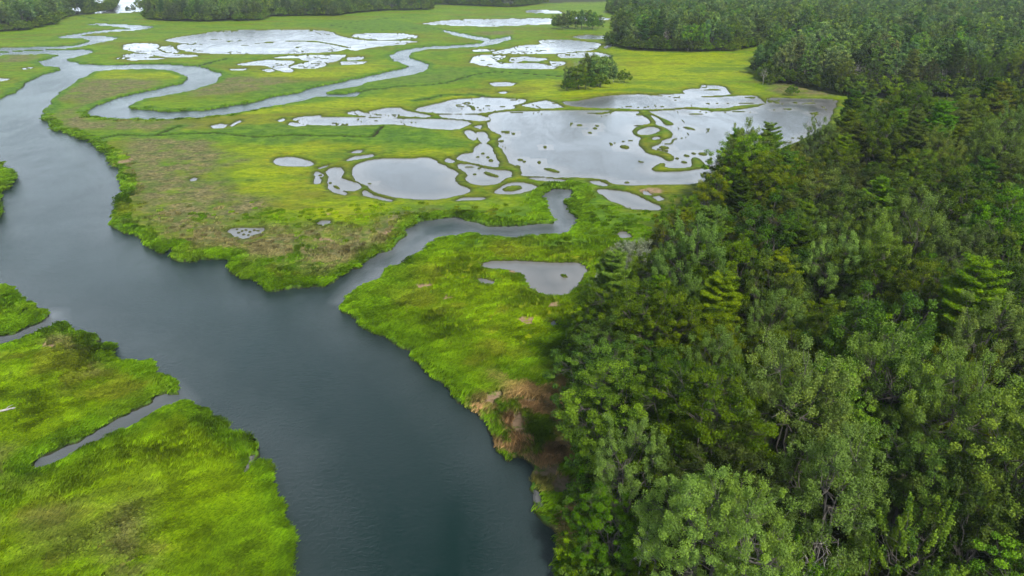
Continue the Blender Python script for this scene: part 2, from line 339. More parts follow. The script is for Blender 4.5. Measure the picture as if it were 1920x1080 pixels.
# woods: outline on the ground; each ends far behind where nothing shows
WOOD_A = dict(z=[], P=None)
EDGE_NEAR = [  # crown outline of the near forest: px, py, level above ground
(1120,1300,3),(1110,1080,4),(1140,960,6),(1105,880,7),(1085,820,8),(1080,740,8),(1090,690,8),(1075,640,8),(1050,610,7),(1075,560,8),(1110,510,8),(1150,475,8),(1200,440,9),(1235,410,9),(1275,380,9),(1310,350,10),(1330,310,11),(1350,265,12),(1400,255,12),(1450,262,12),(1510,250,12),(1555,225,12),(1580,192,12),(1650,190,12),(1740,186,12),(2050,186,12),(2300,170,12),(3400,300,8),(4000,1300,3)]
WOOD_MID = [(1152,75),(1157,88),(1200,95),(1300,98),(1370,96),(1420,87),(1490,81),(1500,93),(1452,108),(1440,128),(1440,155),(1480,158),(1530,166),(1575,178),(1660,184),(1900,184),(2500,190),(3300,120),(3300,-30),(1148,-30),(1150,25),(1167,30),(1175,50)]
WOOD_BACK = [(803,9),(830,9),(880,11),(960,14),(992,10),(1010,7),(1146,3),(1148,-30),(800,-30)]
WOOD_LEFT = [(-900,70),(-200,70),(0,60),(37,58),(75,50),(92,46),(100,39),(125,31),(150,29),(175,26),(200,21),(212,8),(214,-20),(-900,-20)]
WOOD_CENT = [(279,29),(283,37),(325,40),(375,41),(480,39),(505,31),(580,30),(630,30),(667,24),(730,20),(800,19),(806,9),(806,-22),(279,-12)]

LUSHZ = [
[(880,380),(1020,350),(1110,340),(1180,395),(1230,430),(1150,470),(1000,475),(850,450),(960,427),(1045,418),(1000,365)],
[(280,245),(480,240),(620,235),(800,240),(870,262),(860,283),(640,275),(480,268),(300,265)],
[(480,160),(640,150),(760,130),(960,125),(1040,135),(1060,150),(900,150),(760,165),(660,185),(480,205)],
[(640,565),(720,500),(800,470),(900,452),(860,470),(790,520),(740,580),(720,620),(680,610)],
[(960,640),(1050,620),(1075,700),(1000,740),(930,720)],
[(540,45),(720,36),(830,52),(800,60),(640,56)],
]
def W(poly, z=0.0): return [unproj(p[0], p[1], z) for p in poly]
def smooth_poly(P, it=1):
    for _ in range(it):
        Q = []
        n = len(P)
        for i in range(n):
            a = P[i]; b = P[(i + 1) % n]
            Q.append((a[0] * .75 + b[0] * .25, a[1] * .75 + b[1] * .25)); Q.append((a[0] * .25 + b[0] * .75, a[1] * .25 + b[1] * .75))
        P = Q
    return P

# fan-shaped sheet: rows run across the view, closer together near the camera
cp, sp = math.cos(PITCH), math.sin(PITCH)
rows = np.concatenate([[-69.6, -68, -64, -58, -50, -42, -34, -26, -20, -16, -12, -9], np.arange(-7, 1088, 1.55), np.arange(1092, 1560, 9.0)])[::-1]
cols = np.concatenate([np.arange(-1500, -90, 14.0), np.arange(-80, 2000, 1.7), np.arange(2010, 3500, 14.0)])
a = (rows - 540) / FPX; dz = np.minimum(-sp - a * cp, -0.0006)
t = CAM_H / -dz; GY = (cp - a * sp) * t
GX = ((cols - 960) / FPX)[None, :] * t[:, None]
GYY = np.repeat(GY[:, None], len(cols), 1)
X = GX.ravel(); Y = GYY.ravel()
nr, nc = len(rows), len(cols)
# ragged shorelines: measure at slightly shifted points
ds = np.hypot(X, Y)
wob = 0.75 + ds * 0.0022
wx = (fbm(X / 5.5, Y / 5.5, 3, 4) - .5) * 2.2 * wob + (vnoise(X / .7, Y / .7, 5) - .5) * .45
wy = (fbm(X / 5.5, Y / 5.5, 8, 4) - .5) * 2.2 * wob + (vnoise(X / .7, Y / .7, 9) - .5) * .45
SX = X + wx; SY = Y + wy
wid = np.full(X.shape, -1, np.int32)
S = np.full(X.shape, 1e9)
SR = np.full(X.shape, 1e9)      # distance to the tidal river alone
waters = [('river', RIVER), ('creek', CREEK), ('side_creek', SIDE_CREEK), ('lake', LAKE)] + [('pond', p) for p in PONDS]
for k, (nm, P) in enumerate(waters):
    reach = 30 if k < 3 else 12
    if nm == 'lake': reach = 40
    Q = W(P)
    if nm == 'pond' and (max(p[1] for p in P) - min(p[1] for p in P)) > 14: Q = smooth_poly(Q, 1)
    # pools keep a gentler outline than the river
    # the outline was read over the tops of the near bank's grass: let the water run on beneath it
    f_ = .60 if nm == 'pond' else 1.0; ax_ = X + wx * f_; ay_ = Y + wy * f_
    d = poly_sdf(Q, ax_, ay_, reach)
    for h_ in ((.17, -.08) if nm == 'pond' else (.50, -.2)):
        d = np.minimum(d, poly_sdf(Q, ax_, ay_ + h_ * np.minimum(Y, 600) / CAM_H, reach))
    d = d - (.05 if nm == 'pond' else .35 + .3 * sstep(90, 130, ds) * sstep(260, 180, ds) * (X > -60))
    m = d < S
    S = np.where(m, d, S); wid = np.where(m & (d < 3), k, wid)
    if k < 3: SR = np.minimum(SR, d)
for P in ISLANDS:
    d = poly_sdf(smooth_poly(W(P), 1), X + wx * .3, Y + wy * .3, 6)
    S = np.where(d < 6, np.maximum(S, -d), S)
for P in HOLES:
    d = poly_sdf(smooth_poly(W(P), 1), X + wx * .3, Y + wy * .3, 6)
    S = np.minimum(S, d)
for hx, hy, hw, hh in HUMMOCKS:
    if hw == 0: continue
    c = unproj(hx, hy); e = unproj(hx + hw, hy); f = unproj(hx, hy - hh)
    rx = max(abs(e[0] - c[0]), .3); ry = max(abs(f[1] - c[1]), .35)
    m = np.nonzero((abs(X - c[0]) < rx * 2 + 1) & (abs(Y - c[1]) < ry * 2 + 1))[0]
    d = (1 - np.hypot((X[m] - c[0] + wx[m] * .3) / rx, (Y[m] - c[1] + wy[m] * .3) / ry)) * min(rx, ry)
    S[m] = np.maximum(S[m], d)
# thin grass causeways lacing the far shallows
lace = np.abs(fbm(X / 34, Y / 46, 151, 4) - .5); lace2 = np.abs(fbm(X / 21, Y / 30, 157, 3) - .52)
mk = (SR > S + .5) & (S < -.4) & (S > -14) & (Y > 330)
S = np.where(mk & ((lace < .010) | (lace2 < .007)), .35, S)
mk = (SR > S + .5) & (S < -.4) & (S > -5) & (Y > 180) & (Y < 330)
S = np.where(mk & (lace2 < .006), .35, S)
tiny = vnoise(X / 2.4 + wx, Y / 3.2 + wy, 181); mk = (SR > S + .5) & (S < -.5) & (S > -9) & (Y > 165) & (Y < 420) & (fbm(X / 16, Y / 20, 183) > .50) & ((np.abs(X + 24) > 17) | (Y > 215))
S = np.where(mk & (tiny > .91), .3, S)
ditch = np.full(X.shape, 1e9)
for D in DITCHES: ditch = np.minimum(ditch, line_dist(W(D), SX, SY, 14))

# ---- zones of the sward
zx = X + (fbm(X / 11, Y / 11, 31) - .5) * 16; zy = Y + (fbm(X / 11, Y / 11, 37) - .5) * 16
def zone(polys, soft, reach=14):
    v = np.zeros(X.shape)
    for P in polys:
        d = poly_sdf(W(P), zx, zy, reach); v = np.maximum(v, sstep(soft, -soft, d))
    return v
brown = zone(BROWN, 4.0); yellow = zone(YELLOW, 8.0); wrack = zone(TANW, 3.0)
mud = np.zeros(X.shape)
for mx, my, mw, mh in MUD:
    c = unproj(mx, my); e = unproj(mx + mw, my); f = unproj(mx, my - mh)
    rx = max(abs(e[0] - c[0]), .3); ry = max(abs(f[1] - c[1]), .35)
    m = np.nonzero((abs(X - c[0]) < rx * 3) & (abs(Y - c[1]) < ry * 3))[0]
    q = np.hypot((X[m] - c[0] + wx[m] * 1.5) / rx, (Y[m] - c[1] + wy[m] * 1.5) / ry)
    mud[m] = np.maximum(mud[m], sstep(1.15, .7, q))
lushw = (.6 + 4.6 * fbm(X / 22, Y / 22, 51)) * (1 + .4 * sstep(100, 250, ds))
lush = sstep(lushw, lushw * .45, SR)
lush = np.maximum(lush, sstep(4.0, 1.5, ditch) * .9)
lush = np.maximum(lush, sstep(1.4, .5, S) * .35)
lush = np.maximum(lush, zone(LUSHZ, 3.0) * .8)
margin = sstep(9, 1, S) * (SR > S + .5) * (ds > 140)
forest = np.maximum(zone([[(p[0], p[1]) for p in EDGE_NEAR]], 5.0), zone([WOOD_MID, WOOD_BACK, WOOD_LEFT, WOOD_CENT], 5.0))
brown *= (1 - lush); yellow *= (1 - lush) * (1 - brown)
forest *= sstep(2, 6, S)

# ---- relief
n1 = fbm(X / 1.6, Y / 1.6, 61, 3); n2 = fbm(X / .45, Y / .45, 67, 2); n3 = fbm(X / 7, Y / 7, 71, 3)
# combed ridges of wind-laid grass
u = X * math.cos(.55) + Y * math.sin(.55); v = -X * math.sin(.55) + Y * math.cos(.55)
comb = fbm(u / 1.9 + n3 * 3, v / .55 + n3 * 5, 77, 3)
relief = -.10 + .26 * n3 + .16 * n1 * (1 + lush) + .26 * comb * (1 - .5 * lush) + .12 * n2 + lush * (-.02 + .26 * n1)
relief += brown * (.10 * n2)
relief *= (1 - .8 * mud)
relief *= 1 - .5 * sstep(110, 350, ds)
relief *= .25 + .75 * np.maximum(sstep(0, 2.2, S), (SR < S + .5))
relief *= .45 + .55 * sstep(0, 2.4, S)
bank = sstep(-.55, .30, S + (n2 - .5) * .25 + .12 * (SR > S + .5))
H = -1.35 + bank * 1.37 + relief * sstep(-.1, .6, S)
H += forest * .15
dg = sstep(.75, .15, ditch) * (ds < 420)
H -= dg * (.35 + relief)
H[:] = np.where(Y > 3000, 0.2, H)
gi = np.arange(nr * nc).reshape(nr, nc)
F = np.stack([gi[:-1, :-1], gi[:-1, 1:], gi[1:, 1:], gi[1:, :-1]], -1).reshape(-1, 4)
GV = np.stack([X, Y, H], 1)

# ---- marsh material
mg, t_ = new_mat('marsh_grass'); N = NT(t_)
geo = N.n('NewGeometry'); pos = geo.outputs['Position']
A = {k: N.attr(k).outputs['Fac'] for k in ('brown', 'lush', 'yellow', 'wrack', 'mud', 'forest', 'shore', 'ditchy', 'margin', 'rim')}
mp = N.n('Mapping'); mp.inputs['Rotation'].default_value = (0, 0, R(-32)); mp.inputs['Scale'].default_value = (.45, 1.5, 1)
N.l(pos, mp.inputs[0])
big = N.noise(pos, .035, 4, .55); mid = N.noise(pos, .22, 4, .6, .4); fine = N.noise(pos, 1.3, 5, .68); hair = N.noise(mp.outputs[0], 2.6, 5, .7, .8)
c = N.mix(N.ramp(big, .38, .62), (.072, .145, .003), (.125, .195, .003))
c = N.mix(N.ramp(mid, .42, .68), c, (.150, .230, .004))
c = N.mix(N.math('MULTIPLY', A['yellow'], .75), c, (.255, .290, .003))
c = N.mix(N.math('MULTIPLY', N.ramp(N.noise(pos, .09, 4, .6, .5), .56, .68), .45), c, (.150, .135, .016))
c = N.mix(N.math('MULTIPLY', A['margin'], N.math('MULTIPLY', N.ramp(mid, .38, .62), .75)), c, (.165, .150, .010))
lushc = N.mix(N.ramp(mid, .35, .65), (.052, .115, .012), (.105, .190, .012))
mpx = N.n('Mapping'); mpx.inputs['Scale'].default_value = (.35, 1, 1); N.l(pos, mpx.inputs[0])
wide = N.noise(mpx.outputs[0], .045, 6, .68, .6)
c = N.mix(N.math('MULTIPLY', N.ramp(wide, .50, .60), .7), c, (.125, .118, .014))
c = N.mix(N.math('MULTIPLY', N.ramp(wide, .36, .46, (1, 1, 1, 1), (0, 0, 0, 1)), .65), c, (.052, .122, .012))
c = N.mix(A['lush'], c, lushc)
brc = N.mix(N.ramp(fine, .35, .65), (.060, .058, .020), (.235, .190, .090))
brc = N.mix(N.math('MULTIPLY', N.ramp(mid, .48, .62), .7), brc, (.085, .125, .020))
c = N.mix(N.math('MULTIPLY', A['brown'], N.ramp(N.noise(pos, .16, 4, .65), .30, .50)), c, brc)
wrc = N.mix(N.ramp(fine, .4, .62), (.070, .045, .018), (.36, .205, .110))
wm = N.math('MULTIPLY', A['wrack'], N.ramp(N.noise(pos, .35, 4, .6), .46, .58))
c = N.mix(wm, c, wrc)
mpd = N.n('Mapping'); mpd.inputs['Rotation'].default_value = (0, 0, R(-20)); mpd.inputs['Scale'].default_value = (.4, 1, 1); N.l(pos, mpd.inputs[0])
tus = N.noise(mpd.outputs[0], .75, 7, .78, .6); tus2 = N.noise(pos, .30, 6, .72, .9)
c = N.mix(N.math('MULTIPLY', N.ramp(tus, .34, .53, (1, 1, 1, 1), (0, 0, 0, 1)), .95), c, N.mix(1.0, c, (.34, .46, .40), 'MULTIPLY'))
c = N.mix(N.math('MULTIPLY', N.ramp(tus2, .40, .56, (1, 1, 1, 1), (0, 0, 0, 1)), .45), c, N.mix(1.0, c, (.55, .72, .6), 'MULTIPLY'))
c = N.mix(N.math('MULTIPLY', N.ramp(tus, .54, .70), .55), c, N.mix(1.0, c, (1.7, 1.5, 1.0), 'MULTIPLY'))
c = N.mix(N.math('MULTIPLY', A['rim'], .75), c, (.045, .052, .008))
c = N.mix(N.math('MULTIPLY', N.ramp(hair, .30, .52, (1, 1, 1, 1), (0, 0, 0, 1)), .62), c, (.018, .034, .004))
c = N.mix(N.math('MULTIPLY', N.ramp(hair, .58, .78), .35), c, N.mix(.5, c, (.34, .38, .02)))
c = N.mix(N.math('MULTIPLY', A['mud'], N.ramp(fine, .36, .5)), c, N.mix(fine, (.10, .062, .036), (.34, .235, .16)))
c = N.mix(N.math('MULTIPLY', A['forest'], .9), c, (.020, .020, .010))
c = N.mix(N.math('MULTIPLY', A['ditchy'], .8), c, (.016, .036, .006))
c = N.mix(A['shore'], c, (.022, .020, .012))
pb = N.n('BsdfPrincipled'); pb.inputs['Roughness'].default_value = .75; pb.inputs['Specular IOR Level'].default_value = .04
N.l(c, pb.inputs['Base Color'])
bp = N.n('Bump'); bp.inputs['Strength'].default_value = .8; bp.inputs['Distance'].default_value = .16
N.l(N.math('ADD', hair, fine), bp.inputs['Height']); N.l(bp.outputs[0], pb.inputs['Normal'])
out = N.n('OutputMaterial'); N.l(pb.outputs[0], out.inputs[0])
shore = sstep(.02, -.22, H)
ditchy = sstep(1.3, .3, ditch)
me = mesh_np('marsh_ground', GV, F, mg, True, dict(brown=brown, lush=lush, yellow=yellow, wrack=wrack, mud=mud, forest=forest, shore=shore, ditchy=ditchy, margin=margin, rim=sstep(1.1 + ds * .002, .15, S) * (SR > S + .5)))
tag(link('marsh_ground', me), kind='structure')

# ---- water: one sheet per body, cut from the same fan a little past its shore
def water_mat(name, body, rip, scale, dist, rough, silt):
    m, tt = new_mat(name); N = NT(tt)
    geo = N.n('NewGeometry'); pos = geo.outputs['Position']
    p = N.n('BsdfPrincipled'); p.inputs['IOR'].default_value = 1.333
    big = N.noise(pos, .022, 4, .6, .7)
    mp = N.n('Mapping'); mp.inputs['Rotation'].default_value = (0, 0, R(25)); mp.inputs['Scale'].default_value = (1, .35, 1); N.l(pos, mp.inputs[0])
    stk = N.noise(mp.outputs[0], .07, 6, .68, 1.6)
    wind = N.ramp(N.math('ADD', N.math('MULTIPLY', big, .5), N.math('MULTIPLY', stk, .5)), .42, .58)
    sh = N.math('MULTIPLY', N.attr('shallow').outputs['Fac'], N.ramp(N.noise(pos, .12, 3, .5), .2, .7, (.75, .75, .75, 1), (1, 1, 1, 1)))
    N.l(N.mix(sh, N.mix(N.noise(pos, .03, 3), body, tuple(x * 1.5 for x in body)), silt), p.inputs['Base Color'])
    r = N.math('ADD', N.math('MULTIPLY', wind, rough * .6), rough * .75); N.l(r, p.inputs['Roughness'])
    w1 = N.noise(pos, scale, 3, .65, .3); w2 = N.noise(pos, scale * 4.3, 2, .6)
    h = N.math('ADD', w1, N.math('MULTIPLY', w2, .6))
    b = N.n('Bump'); b.inputs['Distance'].default_value = dist
    N.l(N.math('ADD', N.math('MULTIPLY', wind, rip * .55), rip * .60), b.inputs['Strength'])
    N.l(h, b.inputs['Height']); N.l(b.outputs[0], p.inputs['Normal'])
    o = N.n('OutputMaterial'); N.l(p.outputs[0], o.inputs[0]); return m
M_RIV = water_mat('river_water', (.000, .008, .0065), .8, 2.6, .12, .17, (.115, .124, .140))
M_PND = water_mat('pond_water', (.050, .052, .056), .45, 2.6, .06, .19, (.135, .130, .132))
widg = wid.reshape(nr, nc)
NARROW = [[(640,560),(740,440),(860,395),(1010,410),(1010,350),(1090,350),(1090,440),(900,455),(720,530),(690,560)], [(-200,590),(100,585),(98,625),(-200,690)], [(60,885),(60,850),(310,725),(335,752),(90,885)]]
silty = .16 * (.5 + fbm(X / 9, Y / 9, 171)) 
for P in NARROW: silty = np.maximum(silty, sstep(4, -2, poly_sdf(W(P), X, Y, 8)))
silty = np.where(SR > S + .5, 1, silty)
wf = widg.ravel()[F]
Sgf = S[F]
near = (Sgf.min(1) < 1.2)
fid = np.where(near, wf.max(1), -1)
pond_pts = []
names = {0: 'river', 1: 'creek', 2: 'creek', 3: 'lake'}
for k in range(len(waters)):
    ff = F[fid == k]
    if len(ff) == 0: continue
    us, inv = np.unique(ff, return_inverse=True)
    lev = -.32 if k < 4 else -.16
    V = np.stack([X[us], Y[us], np.full(len(us), lev)], 1)
    me = mesh_np(names.get(k, 'pond'), V, inv.reshape(-1, 4), M_RIV if k < 3 else M_PND, True, dict(shallow=(1 - sstep(-.5, 9 - 3 * sstep(.4, .9, silty[us]), -S[us])) * silty[us]))
    tag(link(names.get(k, 'pond'), me), kind='structure')
# sea bed / far ground under everything beyond the fan is the same sheet

# sampling of the ground for planting
def ground_at(x, y):
    dep = math.atan2(CAM_H, y); py = 540 + FPX * math.tan(dep - PITCH)
    zc = y * cp + CAM_H * sp; px = 960 + FPX * x / zc
    r = int(np.clip(np.searchsorted(-rows, -py), 0, nr - 1)); c_ = int(np.clip(np.searchsorted(cols, px), 0, nc - 1))
    return r * nc + c_
def ground_idx(x, y):
    dep = np.arctan2(CAM_H, y); py = 540 + FPX * np.tan(dep - PITCH)
    zc = y * cp + CAM_H * sp; px = 960 + FPX * x / zc
    r = np.clip(np.searchsorted(-rows, -py), 0, nr - 1); c_ = np.clip(np.searchsorted(cols, px), 0, nc - 1)
    return r * nc + c_

# ------------------------------------------------------------------ grass blades
rng = np.random.default_rng(7)
def tuft_mesh(name, n, spread, hgt, lean, mat, wdt=.022):
    r = rng.random
    bx = (r(n) - .5) * 2 * spread; by = (r(n) - .5) * 2 * spread
    az = r(n) * 6.283; h = hgt * (.55 + .6 * r(n)); w = wdt * (.7 + .8 * r(n))
    lx = lean * h * (.6 + .6 * r(n)) + (r(n) - .5) * .35 * h; ly = (r(n) - .5) * .6 * h
    dxx = np.cos(az) * w; dyy = np.sin(az) * w
    z = np.full(n, -.08)
    v0 = np.stack([bx - dxx, by - dyy, z], 1); v1 = np.stack([bx + dxx, by + dyy, z], 1)
    v2 = np.stack([bx + lx * .4 + dxx * .7, by + ly * .4 + dyy * .7, h * .62], 1)
    v3 = np.stack([bx + lx, by + ly, h * .95 - lean * h * .25], 1)
    V = np.stack([v0, v1, v2, v3], 1).reshape(-1, 3)
    Fq = (np.arange(n)[:, None] * 4 + np.arange(4)[None, :])
    tint = np.repeat(r(n), 4); hh = np.tile([0., 0., .6, 1.], n)
    return mesh_np(name, V, Fq, mat, False, dict(tint=tint, hh=hh))
mb, tt = new_mat('grass_blades'); N = NT(tt)
ic = N.attr('bladecol', 'INSTANCER'); ti = N.attr('tint').outputs['Fac']; hh = N.attr('hh').outputs['Fac']
c = N.mix(ti, N.mix(1.0, ic.outputs['Color'], (.55, .6, .6), 'MULTIPLY'), N.mix(1.0, ic.outputs['Color'], (1.5, 1.35, 1.3), 'MULTIPLY'))
pb = N.n('BsdfPrincipled'); pb.inputs['Roughness'].default_value = .6; pb.inputs['Specular IOR Level'].default_value = .05; N.l(c, pb.inputs['Base Color'])
tr = N.n('BsdfTranslucent'); N.l(c, tr.inputs[0]); ms = N.n('MixShader'); ms.inputs[0].default_value = .3
N.l(pb.outputs[0], ms.inputs[1]); N.l(tr.outputs[0], ms.inputs[2]); out = N.n('OutputMaterial'); N.l(ms.outputs[0], out.inputs[0])

def scatter_stuff(name, label, pts, rot, scl, src, extra=None, kindlab=None):
    """one stuff object: a cloud of points, each carrying a copy of the source object(s)"""
    me = bpy.data.meshes.new(name); me.vertices.add(len(pts)); me.vertices.foreach_set('co', pts.astype(np.float32).ravel())
    a = me.attributes.new('rot', 'FLOAT_VECTOR', 'POINT'); a.data.foreach_set('vector', rot.astype(np.float32).ravel())
    a = me.attributes.new('scl', 'FLOAT_VECTOR', 'POINT'); a.data.foreach_set('vector', scl.astype(np.float32).ravel())
    for nm, arr in (extra or {}).items():
        a = me.attributes.new(nm, 'FLOAT_VECTOR' if arr.ndim == 2 else 'FLOAT', 'POINT')
        a.data.foreach_set('vector' if arr.ndim == 2 else 'value', arr.astype(np.float32).ravel())
    o = link(name, me); tag(o, label, None, None, 'stuff')
    g = bpy.data.node_groups.new(name, 'GeometryNodeTree')
    g.interface.new_socket('Geometry', in_out='INPUT', socket_type='NodeSocketGeometry')
    g.interface.new_socket('Geometry', in_out='OUTPUT', socket_type='NodeSocketGeometry')
    nn = g.nodes.new; lk = g.links.new
    gi_ = nn('NodeGroupInput'); go = nn('NodeGroupOutput'); jn = nn('GeometryNodeJoinGeometry')
    def named(nm, ty='FLOAT_VECTOR'):
        q = nn('GeometryNodeInputNamedAttribute'); q.data_type = ty; q.inputs[0].default_value = nm; return q.outputs[0]
    for k, objs in enumerate(src):
        jo = nn('GeometryNodeJoinGeometry')
        for ob in objs:
            if isinstance(ob, bpy.types.Object):
                oi = nn('GeometryNodeObjectInfo'); oi.transform_space = 'ORIGINAL'; oi.inputs[0].default_value = ob
                lk(oi.outputs['Geometry'], jo.inputs[0])
        cm = nn('FunctionNodeCompare'); cm.data_type = 'FLOAT'; cm.operation = 'EQUAL'
        lk(named('sp', 'FLOAT'), cm.inputs[0]); cm.inputs[1].default_value = float(k)
        cm.inputs['Epsilon'].default_value = .1
        ip = nn('GeometryNodeInstanceOnPoints')
        lk(gi_.outputs[0], ip.inputs['Points']); lk(cm.outputs[0], ip.inputs['Selection']); lk(jo.outputs[0], ip.inputs['Instance'])
        e2r = nn('FunctionNodeEulerToRotation'); lk(named('rot'), e2r.inputs[0]); lk(e2r.outputs[0], ip.inputs['Rotation'])
        lk(named('scl'), ip.inputs['Scale']); lk(ip.outputs[0], jn.inputs[0])
    lk(jn.outputs[0], go.inputs[0])
    md = o.modifiers.new('scatter', 'NODES'); md.node_group = g
    return o

# where the blades stand: every few decimetres near the camera, thinning with distance
cand = []
for (d0, d1, dens) in ((38, 75, 9.0), (75, 110, 5.5), (110, 160, 3.0), (160, 230, 1.4), (230, 340, .55)):
    area = (d1 - d0) * 2 * d1 * .85
    n = int(area * dens)
    yy = rng.uniform(d0, d1, n); xx = rng.uniform(-d1 * .85, d1 * .42, n)
    k = np.abs(xx) < (yy * cp + CAM_H * sp) * .78 + 4
    k &= rng.random(n) < np.clip((250 - yy) / 100, 0, 1)
    cand.append(np.stack([xx[k], yy[k]], 1))
cand = np.concatenate(cand)
gi2 = ground_idx(cand[:, 0], cand[:, 1])
ok = (S[gi2] > .22) & (H[gi2] > -.2) & (mud[gi2] < .4) & (forest[gi2] < .5)
# beyond the first hundred metres only the tall bank grass shows as blades
bankg = (SR[gi2] < 3.2) & (SR[gi2] <= S[gi2] + .5)
ok &= (rng.random(len(cand)) < np.clip((135 - cand[:, 1]) / 75, .0, 1) * (1 - .5 * brown[gi2])) | (bankg & (rng.random(len(cand)) < .6))
cand = cand[ok]; gi2 = gi2[ok]
npt = len(cand)
px_, py_ = cand[:, 0], cand[:, 1]
big_ = fbm(px_ / 26, py_ / 26, 101); md_ = fbm(px_ / 4.5, py_ / 4.5, 103); hr_ = vnoise(px_ / .8, py_ / .8, 107)
def lerp(a, b, t): return a + (b - a) * t[:, None]
colr = lerp(np.array([[.062, .148, .002]]), np.array([[.098, .185, .002]]), sstep(.38, .62, big_))
colr = lerp(colr, np.array([[.125, .232, .003]]), sstep(.42, .68, md_))
colr = lerp(colr, np.array([[.18, .280, .002]]), yellow[gi2] * .7)
colr = lerp(colr, np.array([[.15, .155, .015]]), sstep(.58, .68, fbm(px_ / 11, py_ / 11, 109)) * .55)
colr = lerp(colr, np.array([[.19, .175, .006]]), margin[gi2] * sstep(.4, .6, md_) * .7)
colr = lerp(colr, lerp(np.array([[.090, .190, .003]]), np.array([[.090, .180, .012]]), sstep(95, 170, py_)), lush[gi2] * .75)
colr = lerp(colr, np.array([[.19, .165, .075]]), brown[gi2] * sstep(.3, .5, fbm(px_ / 6, py_ / 6, 113)) * .9)
colr = lerp(colr, np.array([[.34, .205, .105]]), np.clip(wrack[gi2] * sstep(.42, .52, fbm(px_ / 3, py_ / 3, 117)) + 0, 0, 1) * .9)
colr *= (.50 + .62 * hr_ + .45 * vnoise(px_ / 2.3, py_ / 2.3, 131))[:, None]
cmb_ = fbm((px_ * .85 + py_ * .52) / 3.2, (-px_ * .52 + py_ * .85) / .8, 141, 3)
colr *= (.35 + 1.3 * cmb_)[:, None]
yaw = .6 + (fbm(px_ / 9, py_ / 9, 121) - .5) * 5.0 + rng.normal(0, .25, npt)
rot = np.stack([np.zeros(npt), np.zeros(npt), yaw], 1)
sc = (.75 + .5 * rng.random(npt)) * (1 + .3 * lush[gi2]); 
far_k = np.clip(py_ / 90, 1, 2.4)
scl = np.stack([sc * far_k, sc * far_k, sc / np.clip(py_ / 150, 1, 1.8) * np.where((SR[gi2] > S[gi2] + .5) & (S[gi2] < 1.5), .5, np.where(S[gi2] < 1.2, .55, 1)) * (1 - .35 * wrack[gi2])], 1)
pts = np.stack([px_, py_, H[gi2]], 1)
# ------------------------------------------------------------------ foliage and bark
def leaf_mat(name, dark, light, back=None, rough=.5, var=.075):
    m, tt = new_mat(name); N = NT(tt)
    ti = N.attr('tint').outputs['Fac']; cl = N.attr('clump').outputs['Fac']
    oi = N.n('ObjectInfo')
    c = N.mix(ti, dark, light)
    c = N.mix(N.math('MULTIPLY', N.ramp(cl, .35, .9), .5), c, N.mix(1.0, light, (1.7, 1.5, .9), 'MULTIPLY'))  # highlights put into the colour: random clumps lighter, as if lit from above
    hsv = N.n('HueSaturation')
    N.l(N.math('ADD', N.math('MULTIPLY', oi.outputs['Random'], var * .5), .5 - var * .12), hsv.inputs['Hue'])
    rv = N.math('FRACT', N.math('MULTIPLY', oi.outputs['Random'], 7.31))
    N.l(N.math('ADD', N.math('MULTIPLY', rv, .72), .40), hsv.inputs['Value'])
    rs = N.math('FRACT', N.math('MULTIPLY', oi.outputs['Random'], 13.7))
    N.l(N.math('ADD', N.math('MULTIPLY', rs, .3), .88), hsv.inputs['Saturation'])
    N.l(c, hsv.inputs['Color']); c = N.mix(1.0, hsv.outputs[0], oi.outputs['Color'], 'MULTIPLY')
    if back:
        g = N.n('NewGeometry'); c = N.mix(N.math('MULTIPLY', g.outputs['Backfacing'], .42), c, back)
    pb = N.n('BsdfPrincipled'); pb.inputs['Roughness'].default_value = rough; pb.inputs['Specular IOR Level'].default_value = .06
    N.l(c, pb.inputs['Base Color']); tr = N.n('BsdfTranslucent'); N.l(N.mix(1.0, c, (1.2, 1.35, .6), 'MULTIPLY'), tr.inputs[0])
    ms = N.n('MixShader'); ms.inputs[0].default_value = .08; N.l(pb.outputs[0], ms.inputs[1]); N.l(tr.outputs[0], ms.inputs[2])
    o = N.n('OutputMaterial'); N.l(ms.outputs[0], o.inputs[0]); return m
def bark_mat(name, a, b):
    m, tt = new_mat(name); N = NT(tt); tc = N.n('TexCoord'); mp = N.n('Mapping'); mp.inputs['Scale'].default_value = (6, 6, 1.2)
    N.l(tc.outputs['Object'], mp.inputs[0]); n = N.noise(mp.outputs[0], 2, 4, .7)
    pb = N.n('BsdfPrincipled'); pb.inputs['Roughness'].default_value = .9; N.l(N.mix(N.ramp(n, .35, .65), a, b), pb.inputs['Base Color'])
    o = N.n('OutputMaterial'); N.l(pb.outputs[0], o.inputs[0]); return m
M_OAK = leaf_mat('oak_leaves', (.006, .022, .001), (.128, .200, .003))
M_MAP = leaf_mat('maple_leaves', (.012, .038, .002), (.124, .195, .008), (.17, .25, .06), .5)
M_PIN = leaf_mat('pine_needles', (.006, .026, .001), (.128, .205, .004), None, .6)
M_YEL = leaf_mat('yellow_green_leaves', (.016, .045, .002), (.125, .180, .006), None, .5, .03)  # yellow-green is these leaves' own colour
M_WIL = leaf_mat('willow_leaves', (.085, .105, .060), (.250, .285, .185), (.30, .33, .24), .5, .04)
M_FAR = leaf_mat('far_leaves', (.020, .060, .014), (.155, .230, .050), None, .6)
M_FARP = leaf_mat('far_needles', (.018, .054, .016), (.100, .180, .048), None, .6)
M_BARK = bark_mat('bark', (.026, .022, .018), (.085, .074, .060))
M_DEAD = bark_mat('dead_wood', (.17, .155, .14), (.36, .33, .30))

